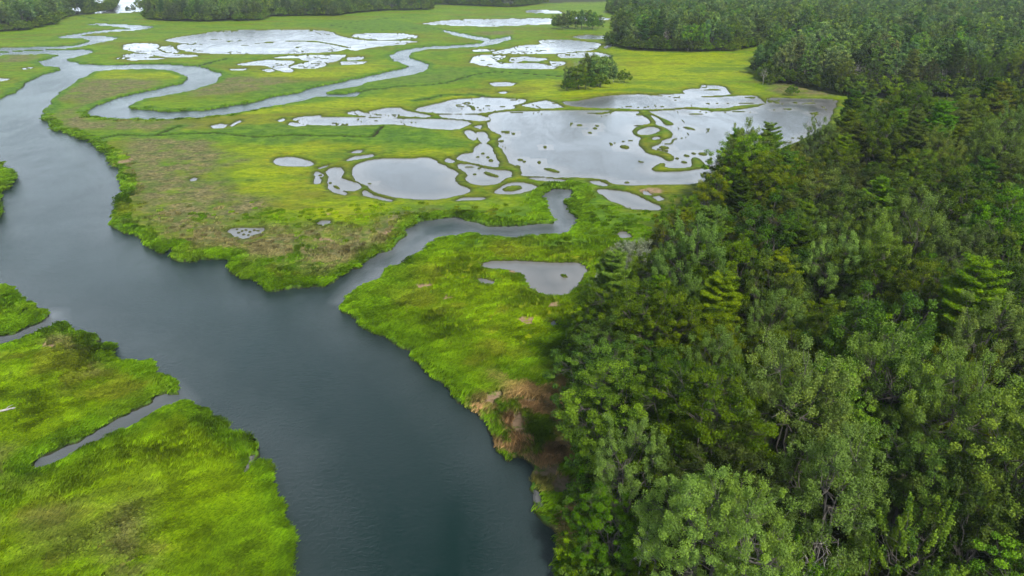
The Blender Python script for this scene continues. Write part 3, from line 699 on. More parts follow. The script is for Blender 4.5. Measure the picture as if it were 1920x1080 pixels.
def tubes(paths, sides=5):
    """paths: list of (points (n,3), radii (n,))"""
    Vs = []; Fs = []; off = 0
    ang = np.arange(sides) / sides * 2 * math.pi
    for P, rr in paths:
        P = np.asarray(P, float); n = len(P)
        T = np.gradient(P, axis=0); T /= np.linalg.norm(T, axis=1)[:, None] + 1e-9
        ref = np.where(np.abs(T[:, 2:3]) > .9, np.array([[1., 0, 0]]), np.array([[0, 0, 1.]]))
        U = np.cross(T, ref); U /= np.linalg.norm(U, axis=1)[:, None] + 1e-9; Wv = np.cross(T, U)
        ring = P[:, None, :] + (U[:, None, :] * np.cos(ang)[None, :, None] + Wv[:, None, :] * np.sin(ang)[None, :, None]) * np.asarray(rr)[:, None, None]
        Vs.append(ring.reshape(-1, 3))
        i = np.arange(n - 1)[:, None] * sides; j = np.arange(sides)[None, :]; j2 = (j + 1) % sides
        Fs.append(np.stack([i + j, i + j2, i + sides + j2, i + sides + j], -1).reshape(-1, 4) + off)
        off += n * sides
    return np.concatenate(Vs), np.concatenate(Fs)
def curve(p0, p1, sag, rg, n=5, wig=.06):
    t = np.linspace(0, 1, n)[:, None]; p0 = np.asarray(p0); p1 = np.asarray(p1)
    d = np.linalg.norm(p1 - p0)
    P = p0 + (p1 - p0) * t; P[:, 2] += (np.sin(t[:, 0] * math.pi) * sag * d)
    P[1:-1] += rg.normal(0, wig * d, (n - 2, 3)); return P
def leaves(cent, count, rad, size, rg, outc, upw=.6, outw=.5, rnd=.7, flat=.7, asp=.6, axis=None):
    """cent (m,3) clump centres, count leaves each. returns verts, faces, tint, clump"""
    m = len(cent); n = m * count
    C = np.repeat(cent, count, 0); rr = np.repeat(rad, count) if np.ndim(rad) else np.full(n, rad)
    d = rg.normal(0, 1, (n, 3)); d /= np.linalg.norm(d, axis=1)[:, None] + 1e-9
    q = rg.random(n) ** .45
    o = d * (q * rr)[:, None]; o[:, 2] *= flat
    if axis is not None:
        ax, ln = axis; o = o + np.repeat(ax, count, 0) * ((rg.random(n) - .15) * ln)[:, None]
    P = C + o
    nrm = o / (np.linalg.norm(o, axis=1)[:, None] + 1e-9) * outw + np.array([[0, 0, upw]]) + rg.normal(0, rnd, (n, 3))
    nrm /= np.linalg.norm(nrm, axis=1)[:, None] + 1e-9
    a_ = rg.normal(0, 1, (n, 3)); U = np.cross(nrm, a_); U /= np.linalg.norm(U, axis=1)[:, None] + 1e-9; Wv = np.cross(nrm, U)
    s = size * (.6 + .8 * rg.random(n)); sl = s[:, None] * .5; sw = sl * asp
    V = np.stack([P - U * sl, P + Wv * sw - U * sl * .1, P + U * sl, P - Wv * sw - U * sl * .1], 1).reshape(-1, 3)
    Fq = np.arange(n * 4).reshape(n, 4)
    tint = np.repeat(np.clip(rg.normal(.42, .28, n), 0, 1), 4)
    cl = np.repeat(np.repeat(rg.random(m), count), 4)
    return V, Fq, tint, cl

def pick_parent(pts, nodes, below=.6):
    D = np.linalg.norm(pts[:, None, :] - nodes[None, :, :], axis=2)
    D += below * np.maximum(0, nodes[None, :, 2] - pts[:, None, 2]) * 1.5
    return D.argmin(1)

def make_broadleaf(seed, ht, rx, n1, n2, n3, per, rad, size, mat, cz=.60, rz=.42, upright=0., shoots=0., flat=.7, bark=None, rnd=.7, upw=.6, asp=.6, twig=.018):
    rg = np.random.default_rng(seed)
    c0 = np.array([0, 0, ht * cz]); rad3 = np.array([rx, rx * (.85 + .2 * rg.random()), ht * rz])
    ph = rg.random(6) * 6.28
    def lobe(d):    # uneven crown: bulges and hollows
        a = np.arctan2(d[:, 1], d[:, 0]); e = np.arcsin(np.clip(d[:, 2], -1, 1))
        return 1 + .16 * np.sin(3 * a + ph[0] + 2 * e) + .12 * np.sin(5 * a + ph[1] - 3 * e) + .10 * np.sin(4 * e + ph[2] + a * 2)
    def dirs(n, zmin):
        out = []
        while len(out) < n:
            d = rg.normal(0, 1, 3); d /= np.linalg.norm(d)
            if d[2] > zmin: out.append(d)
        return np.array(out)
    d1 = dirs(n1, -.1); N1 = c0 + d1 * rad3 * .42 * (lobe(d1))[:, None]
    N1[:, 2] -= ht * .06
    d2 = dirs(n2, -.35); N2 = c0 + d2 * rad3 * (.62 + .14 * rg.random(n2))[:, None] * lobe(d2)[:, None]
    # clumps gather round lobes on the crown's surface
    d3 = dirs(n3, -.55); near = pick_parent(d3, d2, 0); d3 = d3 + (d2[near] - d3) * (.38 * rg.random(n3))[:, None]
    d3 /= np.linalg.norm(d3, axis=1)[:, None]
    rr = .66 + .40 * rg.random(n3) ** .7
    N3 = c0 + d3 * rad3 * rr[:, None] * lobe(d3)[:, None]
    N3 += rg.normal(0, .15, N3.shape)
    paths = []
    lean = rg.normal(0, .25, 2)
    tz = ht * (cz - rz * .55)
    top = np.array([lean[0], lean[1], tz + ht * .10])
    tr = np.array([[0, 0, -.3], [lean[0] * .2, lean[1] * .2, tz * .4], [lean[0] * .6, lean[1] * .6, tz * .8], top])
    r0 = ht * .010 + .03
    paths.append((tr, [r0 * 1.35, r0 * .95, r0 * .8, r0 * .62]))
    for p in N1:
        st = tr[2] + (top - tr[2]) * rg.random()
        paths.append((curve(st, p, -.10 - upright * .2, rg), np.linspace(r0 * .55, r0 * .32, 5)))
    q = pick_parent(N2, N1)
    for i, p in enumerate(N2): paths.append((curve(N1[q[i]], p, -.06 - upright * .1, rg), np.linspace(r0 * .30, r0 * .14, 5)))
    q = pick_parent(N3, N2)
    for i, p in enumerate(N3): paths.append((curve(N2[q[i]], p, -.05, rg, 4), np.linspace(max(r0 * .12, twig), twig * .5, 4)))
    V, Fq = tubes(paths, 5)
    trunk = mesh_np('trunk', V, Fq, bark or M_BARK, True)
    if mat is None: return None, trunk
    axis = None
    if shoots > 0:
        ax = d3 * .45 + np.array([[0, 0, 1.]]) + rg.normal(0, .22, d3.shape); ax /= np.linalg.norm(ax, axis=1)[:, None]; axis = (ax, shoots)
    sz = rad * (.65 + .7 * rg.random(n3))
    V, Fq, ti, cl = leaves(N3, per, sz, size, rg, c0, upw, .5, rnd, flat, asp, axis)
    crown = mesh_np('crown', V, Fq, mat, False, dict(tint=ti, clump=cl))
    return crown, trunk

def make_pine(seed, ht, rx, mat, whorl=.8, per=60, size=.25, low=.28, asp=.22, clump=.30, dens=1.0):
    rg = np.random.default_rng(seed)
    paths = []; r0 = ht * .013 + .04
    wig = rg.normal(0, .10, (8, 2)); wig[0] = 0
    zs = np.linspace(-.3, ht, 8); tr = np.concatenate([wig, zs[:, None]], 1)
    paths.append((tr, np.linspace(r0 * 1.3, .03, 8)))
    cents = []; axes = []
    z = ht * low; k = 0
    while z < ht - .3:
        f = (z - ht * low) / (ht * (1 - low))
        prof = (math.sin(min(1, f * 2.6 + .35) * math.pi / 2)) * (1 - f) ** .42
        nb = 5 + int(rg.random() * 2)
        a0 = rg.random() * 6.28
        for b in range(nb):
            a = a0 + b * 6.283 / nb + rg.normal(0, .2)
            ln = rx * prof * (.42 + .72 * rg.random())
            zb = z + rg.normal(0, .28)
            if ln < .35: continue
            d = np.array([math.cos(a), math.sin(a), 0.])
            e = np.array([0, 0, zb]) + d * ln; e[2] += ln * (.14 + .26 * rg.random())
            P = curve([0, 0, zb], e, -.09, rg, 6, .02)
            paths.append((P, np.linspace(.055 * ln / rx + .02, .012, 6)))
            side = np.array([-d[1], d[0], 0])
            m = max(2, int(ln / .26 * dens))
            for j in range(m):
                tt_ = .28 + .72 * (j + rg.random()) / m
                p = P[0] + (P[-1] - P[0]) * tt_; p[2] += -.09 * ln * math.sin(tt_ * math.pi)
                wd = (1.05 - tt_) * ln * .50 + .18
                for sgn in (-1, 0, 1):
                    qn = p + side * sgn * wd * (.35 + .75 * rg.random()) + d * .12 * sgn; qn[2] += .05 + .08 * rg.random()
                    cents.append(qn); ax = d * .55 + side * sgn * .45 + np.array([0, 0, .55]); axes.append(ax / np.linalg.norm(ax))
                    if sgn and rg.random() < .35: paths.append((np.array([p, (p + qn) / 2, qn]), [.014, .011, .006]))
        z += whorl * (.75 + .5 * rg.random()) * (1.15 - .45 * f)
    cents.append(np.array([wig[-1][0], wig[-1][1], ht])); axes.append(np.array([0, 0, 1.]))
    V, Fq = tubes(paths, 5); trunk = mesh_np('trunk', V, Fq, M_BARK, True)
    cents = np.array(cents); axes = np.array(axes)
    V, Fq, ti, cl = leaves(cents, per, clump, size, rg, None, .75, .4, .45, .42, asp, (axes, .34))
    crown = mesh_np('crown', V, Fq, mat, False, dict(tint=ti, clump=cl))
    return crown, trunk

# prototypes: (crown, trunk, height, radius)
PROTO = {}
def reg(k, ht, r, ct): PROTO[k] = (ct[0], ct[1], ht, r)
reg('oak', 15, 4.6, make_broadleaf(1, 15, 4.6, 7, 44, 300, 230, .50, .14, M_OAK))
reg('oak_b', 14, 4.2, make_broadleaf(2, 14, 4.2, 6, 38, 260, 230, .49, .14, M_OAK, cz=.58))
reg('maple', 15, 3.9, make_broadleaf(3, 15, 3.9, 6, 40, 270, 250, .38, .112, M_MAP, upright=.8, shoots=.7, flat=1, upw=.35, rnd=.9))
reg('maple_b', 14, 3.6, make_broadleaf(4, 14, 3.6, 6, 34, 230, 250, .37, .112, M_MAP, upright=.8, shoots=.7, flat=1, upw=.35, rnd=.9))
reg('pine', 17, 4.1, make_pine(5, 17, 4.1, M_PIN))
reg('pine_b', 15, 3.8, make_pine(6, 15, 3.8, M_PIN, whorl=.7))
reg('yellow', 13, 4.0, make_broadleaf(7, 13, 4.0, 6, 36, 240, 220, .44, .135, M_YEL, shoots=.4))
reg('willow', 10, 3.6, make_broadleaf(8, 10, 3.6, 6, 32, 220, 90, .42, .17, M_WIL, cz=.56, rz=.45, shoots=.5, asp=.4))
reg('shoots', 11, 3.6, make_broadleaf(9, 11, 3.6, 6, 30, 150, 170, .22, .15, M_YEL, cz=.55, rz=.44, shoots=1.7, flat=1, asp=.7))
reg('shrub', 3, 1.7, make_broadleaf(10, 3.0, 1.7, 5, 16, 90, 80, .30, .16, M_OAK, cz=.55, rz=.5, twig=.01))
reg('dead', 12, 2.8, make_broadleaf(11, 12, 2.8, 6, 26, 110, 0, 0, 0, None, bark=M_DEAD, upright=.6, twig=.022))
# lighter copies for the far woods
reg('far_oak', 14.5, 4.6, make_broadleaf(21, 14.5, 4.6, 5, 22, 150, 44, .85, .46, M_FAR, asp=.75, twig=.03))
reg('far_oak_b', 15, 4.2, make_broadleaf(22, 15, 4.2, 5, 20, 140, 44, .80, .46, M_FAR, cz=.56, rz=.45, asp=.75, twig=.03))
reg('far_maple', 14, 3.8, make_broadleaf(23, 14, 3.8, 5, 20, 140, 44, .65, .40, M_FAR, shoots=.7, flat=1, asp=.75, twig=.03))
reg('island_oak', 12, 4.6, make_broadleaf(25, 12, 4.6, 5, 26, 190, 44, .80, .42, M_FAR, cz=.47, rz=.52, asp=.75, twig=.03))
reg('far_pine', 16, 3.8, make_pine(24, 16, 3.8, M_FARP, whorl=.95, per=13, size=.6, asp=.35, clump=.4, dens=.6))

LOOK = {'island_oak': 'dark bushy tree', 'oak': 'dark green round-crowned oak', 'oak_b': 'dark green broad oak', 'maple': 'silvery green upright maple', 'maple_b': 'pale green upright maple',
        'pine': 'layered green pine', 'pine_b': 'short layered pine', 'yellow': 'yellow-green leafy tree', 'willow': 'pale grey-green willow',
        'shoots': 'olive tree with upright shoots', 'shrub': 'low green shrub', 'dead': 'bare grey dead tree',
        'far_oak': 'dark green oak', 'far_oak_b': 'dark green oak', 'far_maple': 'pale green maple', 'far_pine': 'dark pine'}
CATN = {'island_oak': ('oak_tree', 'tree'), 'pine': ('pine_tree', 'pine tree'), 'pine_b': ('pine_tree', 'pine tree'), 'far_pine': ('pine_tree', 'pine tree'), 'oak': ('oak_tree', 'tree'), 'oak_b': ('oak_tree', 'tree'),
        'maple': ('maple_tree', 'tree'), 'maple_b': ('maple_tree', 'tree'), 'yellow': ('leafy_tree', 'tree'), 'willow': ('willow_tree', 'tree'), 'shoots': ('leafy_tree', 'tree'),
        'shrub': ('shrub', 'shrub'), 'dead': ('dead_tree', 'dead tree'), 'far_oak': ('oak_tree', 'tree'), 'far_oak_b': ('oak_tree', 'tree'), 'far_maple': ('maple_tree', 'tree')}
trng = random.Random(12)
SRC = {}
def plant(kind, x, y, s, group=None, label=None, tint=None, sz=None, z=None, tilt=0.):
    cr, tk, ht, r = PROTO[kind]
    e = bpy.data.objects.new(CATN[kind][0], None); COL.objects.link(e)
    if z is None: z = float(H[ground_at(x, y)])
    e.location = (x, y, max(z, -.3) - .05); e.rotation_euler = (tilt + trng.gauss(0, .03), trng.gauss(0, .03), trng.random() * 6.283)
    e.scale = (s, s, (sz or s)); e.empty_display_size = .5
    tag(e, label, CATN[kind][1], group)
    parts = []
    col = tint or (1, 1, 1)
    if cr: o = link('crown', cr, e); o.color = (*col, 1); parts.append(o)
    o = link('trunk', tk, e); parts.append(o)
    if kind not in SRC: SRC[kind] = parts
    return e
# ------------------------------------------------------------------ the woods
def inside(P, x, y):
    c = False; n = len(P); j = n - 1
    for i in range(n):
        if (P[i][1] > y) != (P[j][1] > y) and x < (P[j][0] - P[i][0]) * (y - P[i][1]) / (P[j][1] - P[i][1]) + P[i][0]: c = not c
        j = i
    return c
def edge_dist(P, x, y):
    b = 1e9
    for (ax, ay), (bx, by) in zip(P, P[1:] + P[:1]):
        vx, vy = bx - ax, by - ay; l2 = vx * vx + vy * vy + 1e-9
        t = max(0, min(1, ((x - ax) * vx + (y - ay) * vy) / l2)); b = min(b, math.hypot(x - ax - t * vx, y - ay - t * vy))
    return b
PN = [unproj(p[0], p[1], p[2]) for p in EDGE_NEAR]
forest_trees = []      # (kind, x, y, scale, tint)
# trees that stand out in the photograph: px, py of the crown's middle-top, level, kind, scale, tint
MARK = [(1490,790,12,'maple',1.12,(1.45,1.4,1.9)),(1655,735,12,'maple_b',1.15,(1.4,1.4,1.6)),(1800,575,14,'pine',1.12,(1.2,1.25,.7)),(1800,700,12,'yellow',1.0,(1.1,.95,.6)),
 (1345,545,13,'pine_b',1.0,(1.1,1.1,.8)),(1330,440,13,'pine',.95,(.95,1.1,.9)),(1400,400,13,'yellow',.9,(1,.9,.7)),(1190,490,8,'willow',1.0,(1,1,1)),(1150,520,6,'willow',.75,(.95,1,1)),
 (1250,610,12,'oak',1.0,(1.25,1.2,.8)),(1130,660,10,'oak_b',.85,(.8,.95,.8)),(1170,760,11,'oak',.95,(.9,1.1,.8)),(1330,790,12,'oak',1.08,(1.15,1.1,.8)),(1110,590,9,'oak_b',.8,(.7,.85,.75)),
 (1550,600,13,'yellow',1.0,(.8,.8,.8)),(1640,600,11,'dead',.8,None),(1340,670,11,'maple_b',.9,(.9,.95,.95)),(1180,880,9,'maple_b',.85,(.95,1,1)),(1300,1010,9,'maple',.9,(1,1.1,.8)),
 (1490,1040,9,'shoots',.75,(.9,1.15,.8)),(1400,980,11,'maple_b',.95,(1,1.1,.9)),(1560,910,12,'maple',1.0,(1,1.15,.9)),(1700,900,9,'oak',.85,(.7,.85,.8)),(1850,960,11,'shoots',1.1,(.75,.9,.8)),(1720,1010,10,'shoots',1.0,(.7,.82,.9)),
 (1150,1010,5,'oak_b',.6,(1.1,1.3,.8)),(1660,480,13,'maple',1.0,(1.3,1.3,1.8)),(1560,490,13,'maple_b',1.05,(1.3,1.3,2)),(1690,350,13,'yellow',1.0,(1.05,1,.6)),(1790,470,13,'maple',1.0,(1,1.05,1)),
 (1450,380,13,'yellow',.85,(1.1,.95,.6)),(1640,390,13,'pine',1.0,(1,1.15,.8)),(1850,440,11,'dead',.8,None),(1380,265,12,'pine_b',.95,(1,1.1,.8)),(1440,275,12,'pine',.95,(.9,1.05,.8)),(1640,215,12,'pine_b',.85,(1,1.2,.7)),(1750,215,12,'pine',.9,(1.1,1.15,.7)),(1600,215,12,'pine',.9,(.95,1.1,.8)),
 (1590,300,11,'dead',.75,None),(1440,245,8,'dead',.6,None),(1522,222,8,'dead',.65,None),(1330,355,9,'dead',.5,None),(1570,660,10,'dead',.7,None),(1560,1000,10,'dead',.75,None),(1210,950,8,'dead',.55,None)]
grid = {}
def free(x, y, d):
    gx, gy = int(x // 8), int(y // 8)
    for i in (-1, 0, 1):
        for j in (-1, 0, 1):
            for (a, b) in grid.get((gx + i, gy + j), ()):
                if (a - x) ** 2 + (b - y) ** 2 < d * d: return False
    return True
def occupy(x, y): grid.setdefault((int(x // 8), int(y // 8)), []).append((x, y))
for mx, my, lv, kd, s, tn in MARK:
    x, y = unproj(mx, my, lv); occupy(x, y); forest_trees.append([kd, x, y, s, tn, True])
def species(px, py, y):
    r = trng.random()
    def ch(*w):
        t = sum(b for a, b in w) * r
        for a, b in w:
            t -= b
            if t <= 0: return a
        return w[-1][0]
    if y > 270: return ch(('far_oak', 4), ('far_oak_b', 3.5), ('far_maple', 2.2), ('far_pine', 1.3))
    if px < 1430 and py > 560: return ch(('oak', 4), ('oak_b', 4), ('maple_b', .6), ('yellow', .5))
    if py > 800: return ch(('maple', .9), ('oak_b', 2.4), ('shoots', 2.4 if px > 1600 else .4), ('oak', 2), ('yellow', 1))
    if py > 520: return ch(('maple', .6), ('oak', 3), ('oak_b', 2), ('yellow', 1.6), ('pine', 1.2), ('maple_b', .6))
    return ch(('pine', 1.7), ('pine_b', 1.3), ('maple', .8), ('maple_b', .5), ('yellow', 2.6), ('oak', 3), ('oak_b', 2.6))
def fill(P, n, dmin, inset, ymax, far=False, hscale=(1., .12), xr=(-9000, 9000)):
    xs = [p[0] for p in P]; ys = [p[1] for p in P]
    x0, x1, y0, y1 = max(min(xs), xr[0]), min(max(xs), xr[1]), min(ys), min(max(ys), ymax)
    for _ in range(n):
        x = trng.uniform(x0, x1); y = trng.uniform(y0, y1)
        zc = y * cp + (CAM_H - 12) * sp
        px = 960 + FPX * x / zc
        if px < -160 or px > 2150: continue
        if not inside(P, x, y) or not free(x, y, dmin): continue
        e = edge_dist(P, x, y)
        if e < inset: continue
        px, py = proj(x, y, 12)
        if py > 1230: continue
        kd = species(px, py, y)
        s = trng.gauss(*hscale)
        if e < inset + 3 and not far: s *= .86
        occupy(x, y); forest_trees.append([kd, x, y, max(.6, min(1.3, s)), None, False])
fill(PN, 14000, 4.5, 2.6, 400, False, (.95, .16))
fill([unproj(*p) for p in WOOD_MID], 60000, 5.3, 1.0, 760, True, (1.0, .10))
fill([unproj(*p) for p in WOOD_LEFT], 26000, 6.0, 1.0, 760, True, (1.06, .10))
fill([unproj(*p) for p in WOOD_CENT], 30000, 6.2, 1.0, 840, True, (1.05, .08))
fill([unproj(*p) for p in WOOD_BACK], 30000, 7.0, 1.0, 900, True, (1.1, .10))
# dead and thin trees along the front of the wood beyond the pools
for (mx, my, sc_) in [(1508,150,1.0),(1530,120,1.1),(1460,150,.7),(1575,130,.9),(1500,95,.9),(1700,165,.9),(1715,110,1.15),(1680,172,.8),(1620,170,.8),(1600,174,.9),(1760,178,.8),(1890,60,1.1),(1870,62,1.0),(1290,94,.9),(1246,92,.9),(1205,92,.8),(1330,90,.8),(1175,84,.8),(1350,92,.7)]:
    x, y = unproj(mx, my, 0); forest_trees.append(['dead', x, y + 1, sc_, None, False])
forest_trees = [t for t in forest_trees if t[0] == 'dead' and t[2] > 0 or S[ground_at(t[1], t[2])] > -1.0 or t[5]]

# single trees and small groups out on the marsh: px, py of the foot, kind, scale, label, group
OUT = [
 (1043,54,'island_oak',1.1*.66,'small dark tree at the left end of the far tree island',None),
 (1054,56,'island_oak',1.15*.72,'rounded dark tree, second from the left on the far tree island',None),
 (1066,53,'island_oak',1.1*.85,'tall tree in the middle left of the far tree island',None),
 (1078,55,'island_oak',1.15*.82,'broad dark tree in the middle of the far tree island',None),
 (1090,56,'far_pine',.80,'dark pine in the middle right of the far tree island',None),
 (1101,53,'island_oak',1.1*.86,'tallest tree on the right half of the far tree island',None),
 (1111,56,'island_oak',1.15*.78,'rounded tree second from the right on the far tree island',None),
 (1121,54,'island_oak',1.1*.66,'small dark tree at the right end of the far tree island',None),
 (1070,165,'island_oak',1.15*.52,'dark bushy tree at the left end of the nearer tree clump',None),
 (1085,168,'island_oak',1.1*.62,'dark tree behind the bare trunk in the nearer tree clump',None),
 (1083,163,'dead',.85,'bare grey dead tree rising from the nearer tree clump',None),
 (1104,160,'island_oak',1.15*.78,'tallest green tree in the nearer tree clump',None),
 (1120,162,'island_oak',1.1*.78,'paler green tree in the middle of the nearer tree clump',None),
 (1137,158,'island_oak',1.1*.74,'green tree at the right end of the nearer tree clump',None),
 (1150,155,'dead',.45,'small bare tree at the right edge of the nearer tree clump',None),
 (1098,169,'shrub',1.7,'low bush at the foot of the nearer tree clump',None),
 (1125,165,'shrub',1.6,'low bush in front of the paler tree of the nearer clump',None),
 (1063,171,'shrub',1.3,'small bush at the left foot of the nearer tree clump',None),
 (1170,156,'shrub',1.5,'single dark bush standing right of the nearer tree clump',None),
 (1421,140,'far_pine',.72,'slim dark pine at the left end of the meadow pines',None),
 (1433,137,'far_pine',.78,'taller dark pine in the middle of the meadow pines',None),
 (1447,134,'far_pine',.74,'dark pine nearest the wood among the meadow pines',None),
 (1430,160,'dead',.55,'thin bare sapling standing in front of the meadow pines',None),
 (1442,160,'shrub',1.3,'low bush at the foot of the meadow pines',None),
 (241,26,'far_oak',.42,'small round tree beside the far lake, leftmost of four',None),
 (252,25,'far_oak_b',.50,'small tree beside the far lake, second of four',None),
 (264,24,'far_oak',.80,'tall tree beside the far lake, third of four',None),
 (273,27,'far_oak_b',.85,'tree beside the far lake touching the long wood',None),
 (186,21,'shrub',3.0,'pale bush at the end of the left wood by the far lake',None),
 (1485,180,'shrub',1.1,'low grey shrub on the tip of the far bank',None),
 (1440,150,'shrub',1.0,'low bush left of the brown reed bank by the far wood',None),
 (630,0,'shrub',0,'',None),
]
for px, py, kd, s, lb, gp in OUT:
    if s == 0: continue
    x, y = unproj(px, py, 0)
    plant(kd, x, y, s * 1.08, 'trees standing alone on the marsh', lb, z=0)

# rank by the size they show, nearest first
def dist(t): return math.sqrt(t[1] ** 2 + t[2] ** 2 + 33 ** 2)
vis = []; rest = []
for t in forest_trees:
    px, py = proj(t[1], t[2], 11)
    (vis if (-60 < px < 2000 and py < 1190) else rest).append(t)
vis.sort(key=dist)
NIND = 285
ind = vis[:NIND]; rest += vis[NIND:]
def zone_of(px, py):
    if py > 880: return 'at the photo bottom', 5
    if px < 1240 and py > 560: return 'by the bright marsh', 4
    if py > 640: return 'in the lower forest', 3
    if px < 1420: return 'by the pools', 2
    if py > 380: return 'in the middle forest', 1
    return 'in the upper forest', 0
ORD = ['leftmost', 'second from the left', 'third from the left', 'fourth from the left', 'fifth from the left', 'sixth from the left', 'seventh from the left', 'eighth from the left', 'ninth from the left', 'tenth from the left']
buckets = {}
for t in ind:
    px, py = proj(t[1], t[2], 12 * t[3]); zn, zi = zone_of(px, py)
    t.append((px, py)); buckets.setdefault((LOOK[t[0]], zn), []).append(t)
labels = {}
for (lk_, zn), ts in buckets.items():
    ts.sort(key=lambda t: t[6][1]); nb = (len(ts) + 5) // 6
    rownames = {1: [''], 2: ['farther ', 'nearer '], 3: ['farthest ', 'middle ', 'nearest ']}.get(nb, None)
    if rownames is None: rownames = ['farthest ', 'second farthest ', 'middle ', 'second nearest ', 'nearest ', 'very nearest '][:nb]
    per = math.ceil(len(ts) / nb)
    for b in range(nb):
        row = sorted(ts[b * per:(b + 1) * per], key=lambda t: t[6][0])
        for i, t in enumerate(row):
            pre = ORD[i] + ', ' + rownames[b] + 'row' if rownames[b] else ORD[i]
            if len(row) == 1 and nb == 1: labels[id(t)] = f'the only {lk_} {zn}'
            elif nb == 1: labels[id(t)] = f'{lk_}, {ORD[i]} of its kind {zn}'
            else: labels[id(t)] = f'{lk_}, {pre} {zn}'
for t in ind:
    plant(t[0], t[1], t[2], t[3], 'trees of the forest on the right', labels[id(t)], t[4] or tuple(trng.uniform(.78, 1.15) for _ in range(3)))
# shrubs along the brown bank at the forest's foot
SH = [(1120,930),(1100,1000),(1085,1060),(1140,1060),(1165,975),(1110,885),(1125,1020),(1190,1050),(1100,850),(1090,790),(1075,690),(1095,1090),(1160,1100),(1140,910),(1105,955)]
for i, (px, py) in enumerate(sorted(SH, key=lambda p: -p[1])):
    x, y = unproj(px, py, 1.0)
    lb = 'low green shrub at the forest foot, ' + ['nearest of all', 'second nearest', 'third nearest', 'fourth nearest', 'fifth nearest', 'sixth nearest', 'seventh nearest', 'eighth nearest', 'eighth farthest', 'seventh farthest', 'sixth farthest', 'fifth farthest', 'fourth farthest', 'third farthest', 'farthest of all'][i % 15]
    plant('shrub', x, y, trng.uniform(.7, 1.25), 'shrubs along the brown bank', lb, (1.2, 1.35, .9))

kinds = sorted({t[0] for t in rest}); 
for k in list(kinds):
    if k not in SRC: 
        print('no source for', k); 
        for t in rest:
            if t[0] == k: t[0] = 'far_oak'
kinds = sorted({t[0] for t in rest})
rp = np.array([(t[1], t[2], -.1) for t in rest]); n = len(rp)
rr_ = np.stack([rng.normal(0, .03, n), rng.normal(0, .03, n), rng.random(n) * 6.283], 1)
s_ = np.array([t[3] for t in rest]); 
rs_ = np.stack([s_ * rng.uniform(.88, 1.1, n), s_ * rng.uniform(.88, 1.1, n), s_ * rng.uniform(.9, 1.12, n)], 1)
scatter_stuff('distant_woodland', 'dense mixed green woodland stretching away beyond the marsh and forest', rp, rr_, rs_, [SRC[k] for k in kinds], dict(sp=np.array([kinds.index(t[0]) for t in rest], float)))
print('trees', len(ind), 'rest', n, kinds)
# thicket under the wood's front edges, hides the bare feet
und = []
for P, lo in ((WOOD_MID, 0), (WOOD_LEFT, 0), (WOOD_CENT, 0), (WOOD_BACK, 0)):
    Q = [unproj(*p) for p in P]
    for (ax, ay), (bx, by) in zip(Q[:-1], Q[1:]):
        L_ = math.hypot(bx - ax, by - ay)
        if min(ay, by) > 900: continue
        for i in range(int(L_ / 2.6)):
            t = trng.random(); x = ax + (bx - ax) * t + trng.gauss(0, 1.5); y = ay + (by - ay) * t + 1.5 + trng.gauss(0, 1.5)
            zc = y * cp + CAM_H * sp
            if abs(x / zc) < .85 and y < 900: und.append((x, y))
for _ in range(900):
    x, y = trng.uniform(5, 140), trng.uniform(15, 210)
    if inside(PN, x, y): und.append((x, y))
up = np.array([(a_, b_, -.1) for a_, b_ in und]); n = len(up)
us_ = rng.uniform(.8, 1.7, n) * np.where(up[:, 1] > 230, 1.7, 1.0); 
scatter_stuff('undergrowth', 'dark green undergrowth beneath and along the woods', up, np.stack([np.zeros(n), np.zeros(n), rng.random(n) * 6.283], 1), np.stack([us_, us_, us_ * .9], 1), [SRC['shrub']], dict(sp=np.zeros(n)))

# ------------------------------------------------------------------ marsh grass
# one real clump of each sort stands at the river bank; the sward repeats them
tm1 = tuft_mesh('blades', 34, .34, .38, .8, mb); tm2 = tuft_mesh('blades', 34, .34, .62, .5, mb, .028)
gme = bpy.data.objects.new('grass_tussock', tm1); COL.objects.link(gme); tx, ty = unproj(470, 830); gme.location = (tx, ty, .1)
tag(gme, kind='stuff', label='bright green tussock of marsh grass by the near bank')
scatter_stuff('marsh_grass_blades', 'long bright green marsh grass laid over by the wind', pts, rot, scl, [[gme]], dict(sp=np.zeros(npt), bladecol=colr))
print('tufts', npt)

# ------------------------------------------------------------------ debris
M_DRY, t3 = new_mat('dry_reed'); N = NT(t3); pb = N.n('BsdfPrincipled'); pb.inputs['Roughness'].default_value = .8; pb.inputs['Base Color'].default_value = (.50, .44, .33, 1)
o_ = N.n('OutputMaterial'); N.l(pb.outputs[0], o_.inputs[0])
V, Fq = tubes([(np.array([[-.22, 0, 0], [0, .015, .012], [.24, -.01, 0]]), [.02, .024, .012]), (np.array([[-.05, 0, .01], [.03, .06, .02], [.08, .10, .01]]), [.012, .012, .008])], 5)
me_r = mesh_np('reed', V, Fq, M_DRY, True)
DEB = [(625,873,1.1),(766,858,.6),(840,855,.4),(815,886,.5),(718,952,.4),(878,952,.6),(703,940,.5),(719,953,.4),(610,993,.5),(655,981,.4),(654,1017,.3),(771,1007,.9),(843,997,1.0),(835,1004,.4),(902,980,.6),(862,990,.3),(742,1047,.9),(828,1051,.5),(710,1013,.4),(588,884,.4),(627,863,.3),(848,936,.4),(892,1050,.3),(612,708,.6),(906,560,0),(484,801,.5),(537,884,.3),(680,1066,.5),(931,993,.4),(955,1030,.35),(980,981,.4),(912,916,.3),(728,1012,.3),(600,940,.3),(790,915,.3)]
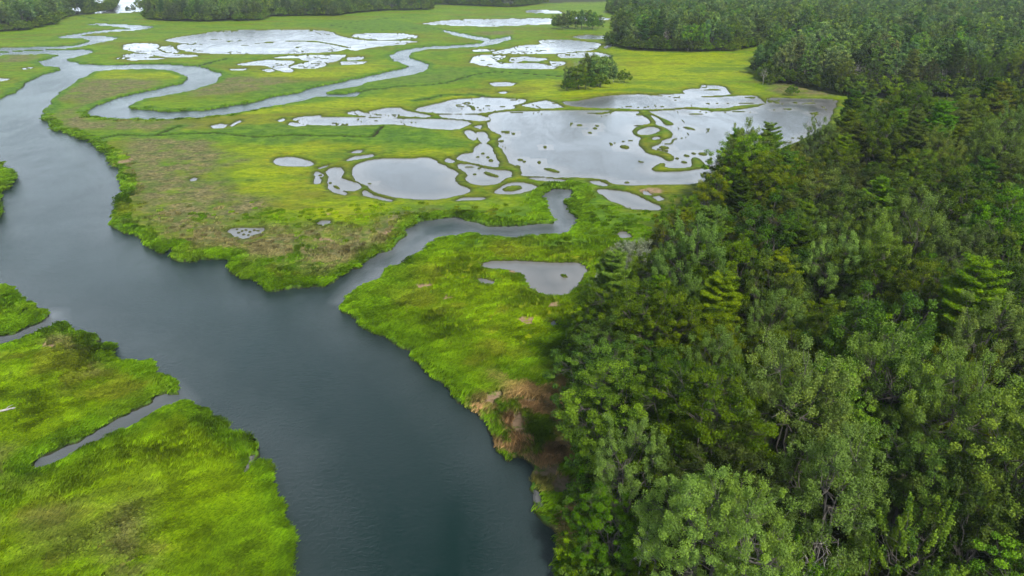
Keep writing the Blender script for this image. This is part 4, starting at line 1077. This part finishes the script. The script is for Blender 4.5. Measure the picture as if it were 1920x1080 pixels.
for (px, py, s) in DEB:
    if s == 0: continue
    x, y = unproj(px, py, -.55); o = link('floating_reed', me_r); o.location = (x, y, -.535); o.rotation_euler = (0, 0, trng.uniform(-.6, .9)); o.scale = (s, s, s)
    tag(o, 'pale bit of broken reed floating on the dark near river', 'reed', 'broken reeds floating on the river')
def log(px, py, ln, rz, label):
    x, y = unproj(px, py, .3); e = bpy.data.objects.new('driftwood_log', None); COL.objects.link(e); e.location = (x, y, float(H[ground_at(x, y)]) + .35); e.rotation_euler = (0, 0, rz); e.empty_display_size = .3
    tag(e, label, 'driftwood')
    V, Fq = tubes([(np.array([[-ln / 2, 0, 0], [-ln / 6, .06, .05], [ln / 5, -.04, .06], [ln / 2, .08, .0]]), [.15, .14, .12, .05])], 8)
    link('log', mesh_np('log', V, Fq, M_DEAD, True), e)
    V, Fq = tubes([(np.array([[ln * .1, 0, .05], [ln * .25, .25, .2], [ln * .42, .5, .18]]), [.06, .04, .015]), (np.array([[ln * .2, 0, .05], [ln * .35, -.2, .12], [ln * .5, -.42, .1]]), [.05, .035, .015])], 6)
    link('branch', mesh_np('branch', V, Fq, M_DEAD, True), e)
log(6, 775, 2.4, .55, 'bleached driftwood log lying on the grass at the left edge of the photo')

# ------------------------------------------------------------------ air
bm_v = np.array([[x, y, z] for z in (-3.5, 46.5) for (x, y) in ((-9000, -300), (9000, -300), (9000, 15500), (-9000, 15500))], float)
bf = np.array([[3, 2, 1, 0], [4, 5, 6, 7], [0, 1, 5, 4], [1, 2, 6, 5], [2, 3, 7, 6], [3, 0, 4, 7]])
M_HZ, th = new_mat('haze'); N = NT(th); pv = N.n('VolumePrincipled'); pv.inputs['Color'].default_value = (.80, .88, .98, 1); pv.inputs['Density'].default_value = HAZE
pv.inputs['Anisotropy'].default_value = .0
o_ = N.n('OutputMaterial'); N.l(pv.outputs[0], o_.inputs[1])
if HAZE > 0:
    hz = link('haze', mesh_np('haze', bm_v, bf, M_HZ)); tag(hz, 'thin pale haze over the marsh', kind='stuff')
